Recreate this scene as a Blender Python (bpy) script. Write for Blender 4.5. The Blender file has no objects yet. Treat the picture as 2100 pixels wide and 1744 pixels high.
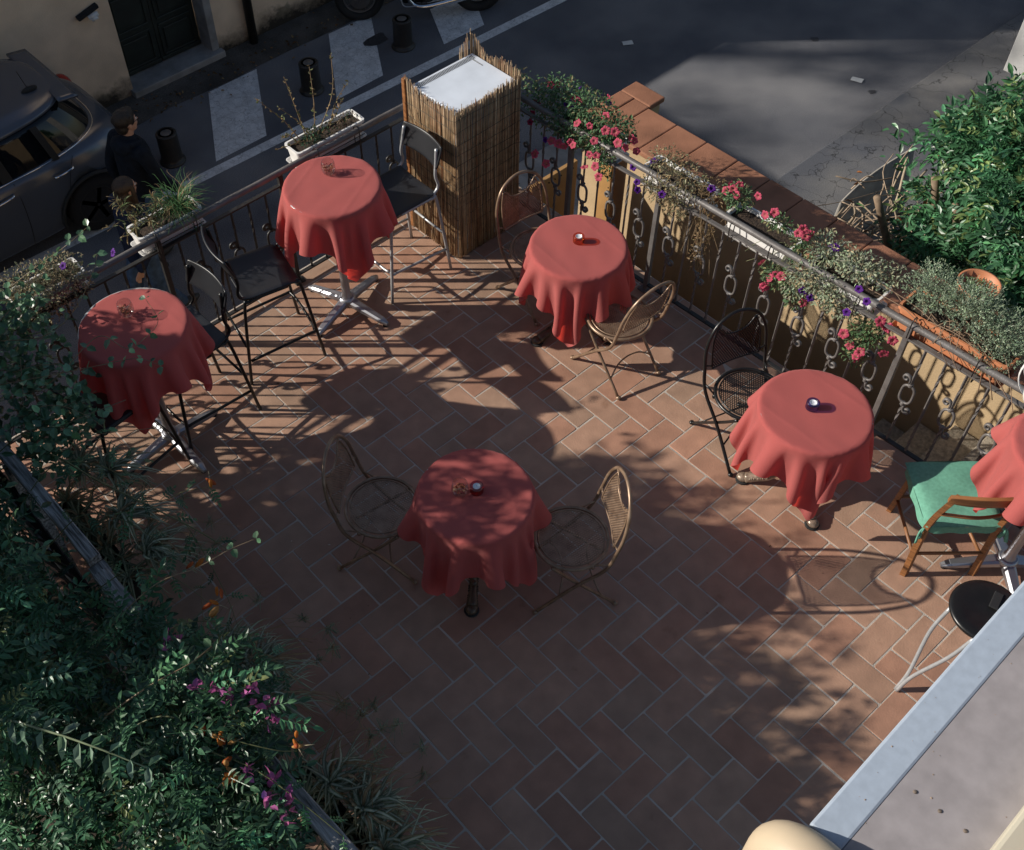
import bpy, bmesh, math, random
import numpy as np
from mathutils import Vector, Matrix, noise as mnoise
R = math.radians
PI = math.pi
random.seed(7)
rng = np.random.default_rng(7)
sc = bpy.context.scene
COL = sc.collection

# ------------------------------------------------------------------ camera, sky, sun, exposure
cam_d = bpy.data.cameras.new("camera")
cam = bpy.data.objects.new("camera", cam_d); COL.objects.link(cam); sc.camera = cam
cam_d.sensor_fit = 'HORIZONTAL'; cam_d.sensor_width = 36.0
cam_d.lens = 36.0 * 2287.958 / 2100.0
cam_d.shift_x = 0.07706; cam_d.shift_y = 0.00154
cam_d.clip_start = 0.05; cam_d.clip_end = 500.0
rx = Vector((0.75894267, -0.65010902, -0.03693619)); ry = Vector((-0.52321516, -0.57507357, -0.62891675)); rz = Vector((0.38762343, 0.49663734, -0.77659477))
cam.matrix_world = Matrix(((rx.x, -ry.x, -rz.x, -1.97223), (rx.y, -ry.y, -rz.y, -2.23540), (rx.z, -ry.z, -rz.z, 5.43076), (0, 0, 0, 1)))

SUN_EL = R(27.0)
sun_dir = Vector((-0.735 * math.cos(SUN_EL), 0.678 * math.cos(SUN_EL), math.sin(SUN_EL)))   # towards the sun
w = bpy.data.worlds.new("World"); sc.world = w; w.use_nodes = True
nt = w.node_tree
sky = nt.nodes.new('ShaderNodeTexSky'); sky.sky_type = 'NISHITA'; sky.sun_disc = False
sky.sun_elevation = SUN_EL; sky.sun_rotation = math.atan2(sun_dir.x, sun_dir.y)
bg = nt.nodes['Background']; bg.inputs[1].default_value = 0.066
nt.links.new(sky.outputs[0], bg.inputs[0])
sl = bpy.data.lights.new("sun", 'SUN'); sl.energy = 4.7; sl.angle = R(0.55); sl.color = (1.0, 0.93, 0.83)
so = bpy.data.objects.new("sun", sl); COL.objects.link(so); so.location = (-8, 8, 10)
so.rotation_euler = sun_dir.to_track_quat('Z', 'Y').to_euler()
sc.view_settings.view_transform = 'Standard'; sc.view_settings.look = 'None'
sc.view_settings.exposure = 0.34; sc.view_settings.gamma = 1.0

# ------------------------------------------------------------------ materials
def _nodes(name):
    m = bpy.data.materials.new(name); m.use_nodes = True
    return m, m.node_tree, m.node_tree.nodes['Principled BSDF']
def mat(name, col, rough=0.6, metal=0.0, var=0.12, scale=8.0, bump=0.0, bscale=60.0, spec=0.5, trans=0.0, detail=4.0, stretch=None, col2=None):
    m, t, b = _nodes(name); n = t.nodes; l = t.links
    tc = n.new('ShaderNodeTexCoord'); src = tc.outputs['Object']
    if stretch:
        mp = n.new('ShaderNodeMapping'); mp.inputs['Scale'].default_value = stretch
        l.new(src, mp.inputs['Vector']); src = mp.outputs[0]
    no = n.new('ShaderNodeTexNoise'); no.inputs['Scale'].default_value = scale; no.inputs['Detail'].default_value = detail
    l.new(src, no.inputs['Vector'])
    cr = n.new('ShaderNodeValToRGB')
    c = Vector(col)
    lo = c * (1 - var) if col2 is None else Vector(col2); hi = c * (1 + var)
    cr.color_ramp.elements[0].position = 0.3; cr.color_ramp.elements[1].position = 0.7
    cr.color_ramp.elements[0].color = (*lo, 1); cr.color_ramp.elements[1].color = (*hi, 1)
    l.new(no.outputs['Fac'], cr.inputs[0]); l.new(cr.outputs[0], b.inputs['Base Color'])
    b.inputs['Roughness'].default_value = rough; b.inputs['Metallic'].default_value = metal
    b.inputs['Specular IOR Level'].default_value = spec
    if bump > 0:
        nb = n.new('ShaderNodeTexNoise'); nb.inputs['Scale'].default_value = bscale; nb.inputs['Detail'].default_value = 3
        l.new(src, nb.inputs['Vector'])
        bu = n.new('ShaderNodeBump'); bu.inputs['Strength'].default_value = bump; bu.inputs['Distance'].default_value = 0.01
        l.new(nb.outputs['Fac'], bu.inputs['Height']); l.new(bu.outputs[0], b.inputs['Normal'])
    if trans > 0:
        out = n['Material Output']; tr = n.new('ShaderNodeBsdfTranslucent'); mx = n.new('ShaderNodeMixShader')
        mx.inputs[0].default_value = trans
        l.new(cr.outputs[0], tr.inputs[0]); l.new(b.outputs[0], mx.inputs[1]); l.new(tr.outputs[0], mx.inputs[2]); l.new(mx.outputs[0], out.inputs[0])
    return m
def attr_mat(name, rough=0.5, trans=0.0, var=0.15, scale=20.0, bump=0.0, bscale=80.0, spec=0.4, tint=(1, 1, 1)):
    """base colour carried by the mesh (each leaf, tile or flower has its own colour) and a little noise"""
    m, t, b = _nodes(name); n = t.nodes; l = t.links
    a = n.new('ShaderNodeAttribute'); a.attribute_name = 'own_colour'
    tc = n.new('ShaderNodeTexCoord'); no = n.new('ShaderNodeTexNoise'); no.inputs['Scale'].default_value = scale; no.inputs['Detail'].default_value = 5
    l.new(tc.outputs['Object'], no.inputs['Vector'])
    mr = n.new('ShaderNodeMapRange'); mr.inputs[1].default_value = 0.3; mr.inputs[2].default_value = 0.7
    mr.inputs[3].default_value = 1 - var; mr.inputs[4].default_value = 1 + var
    l.new(no.outputs['Fac'], mr.inputs[0])
    mu = n.new('ShaderNodeVectorMath'); mu.operation = 'SCALE'; l.new(a.outputs['Color'], mu.inputs[0]); l.new(mr.outputs[0], mu.inputs['Scale'])
    l.new(mu.outputs[0], b.inputs['Base Color'])
    b.inputs['Roughness'].default_value = rough; b.inputs['Specular IOR Level'].default_value = spec
    if bump > 0:
        nb = n.new('ShaderNodeTexNoise'); nb.inputs['Scale'].default_value = bscale; nb.inputs['Detail'].default_value = 4
        l.new(tc.outputs['Object'], nb.inputs['Vector'])
        bu = n.new('ShaderNodeBump'); bu.inputs['Strength'].default_value = bump; bu.inputs['Distance'].default_value = 0.006
        l.new(nb.outputs['Fac'], bu.inputs['Height']); l.new(bu.outputs[0], b.inputs['Normal'])
    if trans > 0:
        out = n['Material Output']; tr = n.new('ShaderNodeBsdfTranslucent'); mx = n.new('ShaderNodeMixShader'); mx.inputs[0].default_value = trans
        l.new(mu.outputs[0], tr.inputs[0]); l.new(b.outputs[0], mx.inputs[1]); l.new(tr.outputs[0], mx.inputs[2]); l.new(mx.outputs[0], out.inputs[0])
    return m
def glass_mat(name, col, gloss=0.10):
    """thin-walled glass: tinted see-through with a fresnel reflection"""
    m, t, b = _nodes(name); n = t.nodes; l = t.links; out = n['Material Output']
    tr = n.new('ShaderNodeBsdfTransparent'); tr.inputs[0].default_value = (*col, 1)
    gl = n.new('ShaderNodeBsdfGlossy'); gl.inputs['Roughness'].default_value = 0.12
    lw = n.new('ShaderNodeLayerWeight'); lw.inputs[0].default_value = 0.4
    mr = n.new('ShaderNodeMapRange'); mr.inputs[3].default_value = gloss; mr.inputs[4].default_value = 0.8
    pw = n.new('ShaderNodeMath'); pw.operation = 'POWER'; pw.inputs[1].default_value = 2.5; l.new(lw.outputs['Facing'], pw.inputs[0]); l.new(pw.outputs[0], mr.inputs[0]); pw = mr
    mx = n.new('ShaderNodeMixShader'); l.new(pw.outputs[0], mx.inputs[0]); l.new(tr.outputs[0], mx.inputs[1]); l.new(gl.outputs[0], mx.inputs[2]); l.new(mx.outputs[0], out.inputs[0])
    return m
def mixmask(m, mask_nodes): pass

def plaster_mat(name, col, dirt=(0.045, 0.038, 0.03), base_z=-2.2, top=0.55, seed=0.0, peel=0.0):
    """painted plaster with damp dirt that has crept up from the ground and bare patches"""
    m, t, b = _nodes(name); n = t.nodes; l = t.links
    g = n.new('ShaderNodeNewGeometry'); sx = n.new('ShaderNodeSeparateXYZ'); l.new(g.outputs['Position'], sx.inputs[0])
    n1 = n.new('ShaderNodeTexNoise'); n1.inputs['Scale'].default_value = 1.7; n1.inputs['Detail'].default_value = 8; n1.inputs['Roughness'].default_value = 0.7
    ad = n.new('ShaderNodeVectorMath'); ad.inputs[1].default_value = (seed, seed * 2, 0); l.new(g.outputs['Position'], ad.inputs[0]); l.new(ad.outputs[0], n1.inputs['Vector'])
    zr = n.new('ShaderNodeMapRange'); zr.inputs[1].default_value = base_z; zr.inputs[2].default_value = base_z + top; zr.inputs[3].default_value = 0.62; zr.inputs[4].default_value = -0.25
    l.new(sx.outputs['Z'], zr.inputs[0])
    ma = n.new('ShaderNodeMath'); ma.operation = 'ADD'; l.new(zr.outputs[0], ma.inputs[0]); l.new(n1.outputs['Fac'], ma.inputs[1])
    cr = n.new('ShaderNodeValToRGB'); cr.color_ramp.elements[0].position = 0.72; cr.color_ramp.elements[1].position = 1.0
    l.new(ma.outputs[0], cr.inputs[0])
    n2 = n.new('ShaderNodeTexNoise'); n2.inputs['Scale'].default_value = 3.0; n2.inputs['Detail'].default_value = 6
    l.new(g.outputs['Position'], n2.inputs['Vector'])
    mr = n.new('ShaderNodeMapRange'); mr.inputs[1].default_value = 0.3; mr.inputs[2].default_value = 0.7; mr.inputs[3].default_value = 0.86; mr.inputs[4].default_value = 1.12
    l.new(n2.outputs['Fac'], mr.inputs[0])
    sc_ = n.new('ShaderNodeVectorMath'); sc_.operation = 'SCALE'; sc_.inputs[0].default_value = col; l.new(mr.outputs[0], sc_.inputs['Scale'])
    src = sc_.outputs[0]
    if peel > 0:
        n3 = n.new('ShaderNodeTexNoise'); n3.inputs['Scale'].default_value = 1.3; n3.inputs['Detail'].default_value = 5
        ad2 = n.new('ShaderNodeVectorMath'); ad2.inputs[1].default_value = (3.1 + seed, 0, 1.7); l.new(g.outputs['Position'], ad2.inputs[0]); l.new(ad2.outputs[0], n3.inputs['Vector'])
        pz = n.new('ShaderNodeMapRange'); pz.inputs[1].default_value = base_z; pz.inputs[2].default_value = base_z + 1.0; pz.inputs[3].default_value = 0.14; pz.inputs[4].default_value = -0.12
        l.new(sx.outputs['Z'], pz.inputs[0])
        pa = n.new('ShaderNodeMath'); pa.operation = 'ADD'; l.new(pz.outputs[0], pa.inputs[0]); l.new(n3.outputs['Fac'], pa.inputs[1])
        cp = n.new('ShaderNodeValToRGB'); cp.color_ramp.elements[0].position = 0.60; cp.color_ramp.elements[1].position = 0.615; l.new(pa.outputs[0], cp.inputs[0])
        mp = n.new('ShaderNodeMixRGB'); l.new(cp.outputs[0], mp.inputs[0]); l.new(src, mp.inputs[1]); mp.inputs[2].default_value = (0.34, 0.28, 0.2, 1); src = mp.outputs[0]
    mx = n.new('ShaderNodeMixRGB'); l.new(cr.outputs[0], mx.inputs[0]); l.new(src, mx.inputs[1]); mx.inputs[2].default_value = (*dirt, 1)
    l.new(mx.outputs[0], b.inputs['Base Color']); b.inputs['Roughness'].default_value = 0.9; b.inputs['Specular IOR Level'].default_value = 0.2
    nb = n.new('ShaderNodeTexNoise'); nb.inputs['Scale'].default_value = 70; nb.inputs['Detail'].default_value = 4; l.new(g.outputs['Position'], nb.inputs['Vector'])
    bu = n.new('ShaderNodeBump'); bu.inputs['Strength'].default_value = 0.35; bu.inputs['Distance'].default_value = 0.008; l.new(nb.outputs['Fac'], bu.inputs['Height']); l.new(bu.outputs[0], b.inputs['Normal'])
    return m
def ground_mat(name, c1, c2, speck=0.5, fine=160.0, crack=0.0, crack_scale=1.6, blot=0.9, rough=0.9):
    m, t, b = _nodes(name); n = t.nodes; l = t.links
    g = n.new('ShaderNodeNewGeometry')
    n1 = n.new('ShaderNodeTexNoise'); n1.inputs['Scale'].default_value = blot; n1.inputs['Detail'].default_value = 7; l.new(g.outputs['Position'], n1.inputs['Vector'])
    cr = n.new('ShaderNodeValToRGB'); cr.color_ramp.elements[0].position = 0.35; cr.color_ramp.elements[1].position = 0.68
    cr.color_ramp.elements[0].color = (*c1, 1); cr.color_ramp.elements[1].color = (*c2, 1); l.new(n1.outputs['Fac'], cr.inputs[0])
    n2 = n.new('ShaderNodeTexNoise'); n2.inputs['Scale'].default_value = fine; n2.inputs['Detail'].default_value = 2; l.new(g.outputs['Position'], n2.inputs['Vector'])
    mr = n.new('ShaderNodeMapRange'); mr.inputs[1].default_value = 0.3; mr.inputs[2].default_value = 0.72; mr.inputs[3].default_value = 1 - speck; mr.inputs[4].default_value = 1 + speck
    l.new(n2.outputs['Fac'], mr.inputs[0])
    sv = n.new('ShaderNodeVectorMath'); sv.operation = 'SCALE'; l.new(cr.outputs[0], sv.inputs[0]); l.new(mr.outputs[0], sv.inputs['Scale'])
    src = sv.outputs[0]; hgt = n2.outputs['Fac']
    if crack > 0:
        vw = n.new('ShaderNodeTexNoise'); vw.inputs['Scale'].default_value = 2.2; vw.inputs['Detail'].default_value = 4; l.new(g.outputs['Position'], vw.inputs['Vector'])
        va = n.new('ShaderNodeVectorMath'); va.operation = 'MULTIPLY_ADD'; l.new(vw.outputs['Color'], va.inputs[0]); va.inputs[1].default_value = (0.9, 0.9, 0.9); l.new(g.outputs['Position'], va.inputs[2])
        vo = n.new('ShaderNodeTexVoronoi'); vo.feature = 'DISTANCE_TO_EDGE'; vo.inputs['Scale'].default_value = crack_scale; l.new(va.outputs[0], vo.inputs['Vector'])
        cc = n.new('ShaderNodeValToRGB'); cc.color_ramp.elements[0].position = 0.004; cc.color_ramp.elements[1].position = 0.014
        cc.color_ramp.elements[0].color = (1 - crack,) * 3 + (1,); l.new(vo.outputs['Distance'], cc.inputs[0])
        mx = n.new('ShaderNodeMixRGB'); mx.blend_type = 'MULTIPLY'; mx.inputs[0].default_value = 1; l.new(src, mx.inputs[1]); l.new(cc.outputs[0], mx.inputs[2]); src = mx.outputs[0]
    l.new(src, b.inputs['Base Color']); b.inputs['Roughness'].default_value = rough; b.inputs['Specular IOR Level'].default_value = 0.3
    bu = n.new('ShaderNodeBump'); bu.inputs['Strength'].default_value = 0.6; bu.inputs['Distance'].default_value = 0.006; l.new(hgt, bu.inputs['Height']); l.new(bu.outputs[0], b.inputs['Normal'])
    return m
def marking_mat(name, col, under=(0.045, 0.047, 0.055)):
    """worn road paint: crazed, with asphalt showing through"""
    m, t, b = _nodes(name); n = t.nodes; l = t.links
    g = n.new('ShaderNodeNewGeometry')
    vw = n.new('ShaderNodeTexNoise'); vw.inputs['Scale'].default_value = 7; l.new(g.outputs['Position'], vw.inputs['Vector'])
    va = n.new('ShaderNodeVectorMath'); va.operation = 'MULTIPLY_ADD'; l.new(vw.outputs['Color'], va.inputs[0]); va.inputs[1].default_value = (0.2, 0.2, 0.2); l.new(g.outputs['Position'], va.inputs[2])
    vo = n.new('ShaderNodeTexVoronoi'); vo.feature = 'DISTANCE_TO_EDGE'; vo.inputs['Scale'].default_value = 9; l.new(va.outputs[0], vo.inputs['Vector'])
    n1 = n.new('ShaderNodeTexNoise'); n1.inputs['Scale'].default_value = 6; n1.inputs['Detail'].default_value = 8; n1.inputs['Roughness'].default_value = 0.75; l.new(g.outputs['Position'], n1.inputs['Vector'])
    c1 = n.new('ShaderNodeValToRGB'); c1.color_ramp.elements[0].position = 0.40; c1.color_ramp.elements[1].position = 0.62; l.new(n1.outputs['Fac'], c1.inputs[0])
    c2 = n.new('ShaderNodeValToRGB'); c2.color_ramp.elements[0].position = 0.0; c2.color_ramp.elements[1].position = 0.035; l.new(vo.outputs['Distance'], c2.inputs[0])
    c2.color_ramp.elements[0].color = (0.55, 0.55, 0.55, 1)
    mm = n.new('ShaderNodeMixRGB'); mm.blend_type = 'MULTIPLY'; mm.inputs[0].default_value = 1
    iv = n.new('ShaderNodeMapRange'); iv.inputs[3].default_value = 1.0; iv.inputs[4].default_value = 0.70; l.new(c1.outputs[0], iv.inputs[0])
    l.new(iv.outputs[0], mm.inputs[1]); l.new(c2.outputs[0], mm.inputs[2])
    n4 = n.new('ShaderNodeTexNoise'); n4.inputs['Scale'].default_value = 120; l.new(g.outputs['Position'], n4.inputs['Vector'])
    sp = n.new('ShaderNodeMapRange'); sp.inputs[1].default_value = 0.3; sp.inputs[2].default_value = 0.6; sp.inputs[3].default_value = 0.75; sp.inputs[4].default_value = 1.0; l.new(n4.outputs['Fac'], sp.inputs[0])
    m2 = n.new('ShaderNodeMixRGB'); m2.blend_type = 'MULTIPLY'; m2.inputs[0].default_value = 1; l.new(mm.outputs[0], m2.inputs[1]); l.new(sp.outputs[0], m2.inputs[2])
    mx = n.new('ShaderNodeMixRGB'); l.new(m2.outputs[0], mx.inputs[0]); mx.inputs[1].default_value = (*under, 1); mx.inputs[2].default_value = (*col, 1)
    l.new(mx.outputs[0], b.inputs['Base Color']); b.inputs['Roughness'].default_value = 0.85; b.inputs['Specular IOR Level'].default_value = 0.3
    return m

M = {}
M['asphalt'] = ground_mat('asphalt', (0.092, 0.096, 0.112), (0.185, 0.184, 0.192), speck=0.5, fine=110)
M['pavement'] = ground_mat('pavement concrete', (0.085, 0.09, 0.105), (0.17, 0.165, 0.16), speck=0.3, fine=120, crack=0.65, crack_scale=2.6, blot=1.6)
M['verge'] = ground_mat('old kerb concrete', (0.05, 0.045, 0.04), (0.11, 0.10, 0.09), speck=0.4, fine=90, blot=2.5)
M['soil'] = ground_mat('garden soil', (0.03, 0.024, 0.018), (0.08, 0.06, 0.045), speck=0.6, fine=60, blot=3)
M['marking'] = marking_mat('worn road paint', (0.78, 0.79, 0.80))
M['grout'] = mat('cement grout', (0.42, 0.375, 0.325), 0.95, var=0.2, scale=6, bump=0.4, bscale=150)
M['tile'] = attr_mat('terracotta floor tile', rough=0.62, var=0.13, scale=9, bump=0.25, bscale=120, spec=0.35)
_m = M['tile']; _n = _m.node_tree.nodes; _l = _m.node_tree.links; _b = _n['Principled BSDF']; _src = _b.inputs['Base Color'].links[0].from_socket
_g = _n.new('ShaderNodeNewGeometry'); _a = _n.new('ShaderNodeTexNoise'); _a.inputs['Scale'].default_value = 0.9; _a.inputs['Detail'].default_value = 7; _a.inputs['Roughness'].default_value = 0.65; _l.new(_g.outputs['Position'], _a.inputs['Vector'])
_r = _n.new('ShaderNodeMapRange'); _r.inputs[1].default_value = 0.32; _r.inputs[2].default_value = 0.68; _r.inputs[3].default_value = 0.86; _r.inputs[4].default_value = 1.10; _l.new(_a.outputs['Fac'], _r.inputs[0])
_s = _n.new('ShaderNodeVectorMath'); _s.operation = 'SCALE'; _l.new(_src, _s.inputs[0]); _l.new(_r.outputs[0], _s.inputs['Scale'])
_a2 = _n.new('ShaderNodeTexNoise'); _a2.inputs['Scale'].default_value = 5.0; _a2.inputs['Detail'].default_value = 9; _l.new(_g.outputs['Position'], _a2.inputs['Vector'])
_r2 = _n.new('ShaderNodeValToRGB'); _r2.color_ramp.elements[0].position = 0.66; _r2.color_ramp.elements[1].position = 0.76; _r2.color_ramp.elements[0].color = (1, 1, 1, 1); _r2.color_ramp.elements[1].color = (0.70, 0.66, 0.62, 1); _l.new(_a2.outputs['Fac'], _r2.inputs[0])
_x = _n.new('ShaderNodeMixRGB'); _x.blend_type = 'MULTIPLY'; _x.inputs[0].default_value = 1; _l.new(_s.outputs[0], _x.inputs[1]); _l.new(_r2.outputs[0], _x.inputs[2]); _l.new(_x.outputs[0], _b.inputs['Base Color'])
M['cap'] = mat('terracotta coping', (0.27, 0.125, 0.075), 0.75, var=0.22, scale=5, bump=0.3, bscale=90, detail=9, spec=0.25)
M['yellow_wall'] = plaster_mat('yellow ochre plaster', (0.42, 0.31, 0.185), dirt=(0.22, 0.13, 0.06), top=0.4, seed=1.0)
M['facade'] = plaster_mat('ochre facade plaster', (0.68, 0.53, 0.385), base_z=-2.25, top=0.75, seed=4.3, peel=1.0)
M['stone'] = mat('grey stone', (0.24, 0.235, 0.23), 0.8, var=0.3, scale=5, bump=0.3, bscale=60)
M['step'] = mat('travertine step', (0.30, 0.26, 0.20), 0.9, var=0.35, scale=40, bump=0.5, bscale=60)
M['door'] = mat('dark green door paint', (0.012, 0.018, 0.015), 0.5, var=0.4, scale=6, bump=0.1)
M['black_iron'] = mat('black painted iron', (0.018, 0.017, 0.016), 0.5, 0.0, var=0.3, scale=30, bump=0.15, bscale=120)
M['rail_iron'] = mat('grey brown railing paint', (0.135, 0.128, 0.125), 0.5, 0.2, var=0.15, scale=14, bump=0.15, bscale=100, col2=(0.105, 0.095, 0.09))
M['cloth'] = mat('coral red cloth', (0.51, 0.135, 0.125), 0.9, var=0.07, scale=2.5, bump=0.25, bscale=260, trans=0.36, spec=0.15, detail=8)
_n = M['cloth'].node_tree.nodes; _t = [x for x in _n if x.type == 'BSDF_TRANSLUCENT'][0]
for _l in list(_t.inputs[0].links): M['cloth'].node_tree.links.remove(_l)
_t.inputs[0].default_value = (0.75, 0.06, 0.04, 1)
_b = _n['Principled BSDF']; _b.inputs['Sheen Weight'].default_value = 0.18; _b.inputs['Sheen Roughness'].default_value = 0.5; _b.inputs['Sheen Tint'].default_value = (1.0, 0.75, 0.72, 1)
M['alu'] = mat('polished aluminium', (0.42, 0.43, 0.46), 0.46, 1.0, var=0.1, scale=6)
M['bronze_iron'] = mat('beige cast iron paint', (0.26, 0.20, 0.15), 0.3, 0.2, var=0.3, scale=30, bump=0.35, bscale=50, col2=(0.12, 0.085, 0.06))
M['dark_bronze'] = mat('dark bronze cast iron paint', (0.085, 0.055, 0.035), 0.35, 0.2, var=0.35, scale=30, bump=0.35, bscale=50)
M['gold_metal'] = mat('bronze beige chair paint', (0.29, 0.20, 0.135), 0.35, 0.35, var=0.15, scale=20, col2=(0.17, 0.105, 0.065))
M['black_metal'] = mat('black chair paint', (0.012, 0.012, 0.012), 0.32, 0.2, var=0.2, scale=20)
M['grey_tube'] = mat('grey enamelled tube', (0.42, 0.43, 0.44), 0.35, 0.4, var=0.12, scale=30)
M['black_seat'] = mat('black laminated plywood', (0.014, 0.015, 0.018), 0.38, 0.0, var=0.15, scale=10)
M['wood'] = mat('oiled beech', (0.24, 0.10, 0.035), 0.5, var=0.35, scale=6, stretch=(1, 1, 14), bump=0.05)
M['green_cloth'] = mat('green brocade cushion', (0.13, 0.33, 0.24), 0.8, var=0.12, scale=60, bump=0.15, bscale=300, spec=0.2)
M['white_plastic'] = mat('white plastic', (0.72, 0.71, 0.69), 0.45, var=0.08, scale=8)
M['beige_plastic'] = mat('beige plastic', (0.55, 0.44, 0.32), 0.5, var=0.08, scale=8)
M['terracotta_plastic'] = mat('terracotta plastic', (0.48, 0.19, 0.09), 0.55, var=0.1, scale=8)
M['potting_soil'] = mat('potting soil', (0.035, 0.022, 0.014), 0.95, var=0.6, scale=60, bump=0.9, bscale=70)
M['white_enamel'] = mat('white enamelled sheet', (0.62, 0.67, 0.74), 0.35, var=0.10, scale=5, detail=9)
M['reed'] = attr_mat('dry reed', rough=0.6, var=0.25, scale=30)
M['wire'] = mat('dark binding wire', (0.05, 0.055, 0.05), 0.6, 0.5)
M['dark'] = mat('dark gap', (0.01, 0.01, 0.012), 0.9)
M['old_wood'] = mat('weathered grey timber', (0.36, 0.35, 0.34), 0.9, var=0.3, scale=5, stretch=(14, 1.2, 14), bump=0.8, bscale=8, col2=(0.06, 0.055, 0.052), detail=8)
M['leaf'] = attr_mat('green leaf', rough=0.34, trans=0.28, var=0.28, scale=22, spec=0.45)
M['dull_leaf'] = attr_mat('matt leaf', rough=0.62, trans=0.25, var=0.2, scale=15, spec=0.25)
M['petal'] = attr_mat('petal', rough=0.6, trans=0.35, var=0.1, scale=30, spec=0.2)
M['stem'] = attr_mat('plant stem', rough=0.7, var=0.25, scale=25, spec=0.2)
M['bark'] = mat('pale bark', (0.22, 0.17, 0.12), 0.9, var=0.35, scale=25, bump=0.4, bscale=60)
M['car_paint'] = mat('grey car paint', (0.095, 0.108, 0.135), 0.2, 0.35, var=0.03, scale=2, spec=0.6)
M['car_glass'] = mat('dark car glass', (0.006, 0.007, 0.009), 0.04, 0.0, var=0.1, scale=2, spec=0.4)
M['chrome'] = mat('chrome', (0.75, 0.76, 0.78), 0.12, 1.0, var=0.05, scale=4)
M['rubber'] = mat('black rubber', (0.012, 0.012, 0.012), 0.75, var=0.2, scale=30)
M['red_lens'] = mat('red lens', (0.35, 0.02, 0.015), 0.2, var=0.1, scale=20)
M['ledge_strip'] = mat('pale blue grey ledge paint', (0.36, 0.42, 0.50), 0.55, var=0.07, scale=9, bump=0.03, bscale=200, stretch=(8, 8, 8))
M['ledge'] = mat('grey mottled ledge', (0.30, 0.275, 0.28), 0.75, var=0.13, scale=34, bump=0.02, bscale=400, detail=9)
M['cream'] = mat('cream paint', (0.50, 0.405, 0.285), 0.5, var=0.08, scale=7)
M['cream_light'] = mat('pale cream paint', (0.50, 0.46, 0.36), 0.55, var=0.06, scale=7)
M['road_stain'] = mat('old oil stain', (0.035, 0.035, 0.04), 0.7, var=0.4, scale=30)
M['rust_spot'] = mat('pale rust stain', (0.30, 0.22, 0.16), 0.8, var=0.3, scale=200)
M['rust'] = mat('rusty bolt', (0.20, 0.16, 0.13), 0.7, 0.4, var=0.4, scale=60)
M['brick_brown'] = mat('terracotta brown paint', (0.30, 0.14, 0.08), 0.7, var=0.1, scale=7)
M['clear_glass'] = glass_mat('clear glass', (0.93, 0.94, 0.94))
M['orange_glass'] = glass_mat('amber glass', (0.92, 0.50, 0.12))
M['red_glass'] = glass_mat('red glass', (0.70, 0.06, 0.07))
M['blue_glass'] = glass_mat('cobalt glass', (0.38, 0.36, 0.75))
M['wax'] = mat('white wax', (0.72, 0.74, 0.78), 0.5, var=0.05)
M['potpourri'] = attr_mat('dried petals', rough=0.8, var=0.3, scale=60)
M['skin'] = mat('skin', (0.42, 0.24, 0.17), 0.55, var=0.08, scale=15)
M['hair_dark'] = mat('dark brown hair', (0.016, 0.011, 0.008), 0.5, var=0.5, scale=18, stretch=(8, 8, 1), bump=0.6, bscale=30)
M['hair_brown'] = mat('brown hair', (0.034, 0.02, 0.012), 0.45, var=0.5, scale=18, stretch=(8, 8, 1), bump=0.6, bscale=30)
M['navy'] = mat('navy jacket cloth', (0.010, 0.014, 0.022), 0.9, var=0.3, scale=20, bump=0.3, bscale=40, spec=0.2)
M['denim_dark'] = mat('dark blue jacket cloth', (0.014, 0.022, 0.05), 0.9, var=0.3, scale=20, bump=0.3, bscale=40, spec=0.2)
M['jeans'] = mat('blue jeans', (0.05, 0.085, 0.15), 0.9, var=0.3, scale=20, bump=0.2, bscale=60, spec=0.2)
M['shoe'] = mat('dark shoe', (0.02, 0.02, 0.02), 0.6)
M['roof_tile'] = mat('terracotta roof', (0.3, 0.13, 0.07), 0.9, var=0.25, scale=4)
M['white_wall'] = plaster_mat('white plaster', (0.52, 0.52, 0.51), dirt=(0.25, 0.24, 0.22), base_z=-2.2, top=0.3, seed=2.2)
M['gate_paint'] = mat('ochre gate paint', (0.36, 0.20, 0.075), 0.5, 0.0, var=0.15, scale=5, bump=0.1)
M['paper'] = mat('paper', (0.6, 0.6, 0.58), 0.9, var=0.08, scale=30)
M['board'] = mat('grey weathered sheet', (0.30, 0.28, 0.25), 0.85, var=0.3, scale=6)

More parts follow.
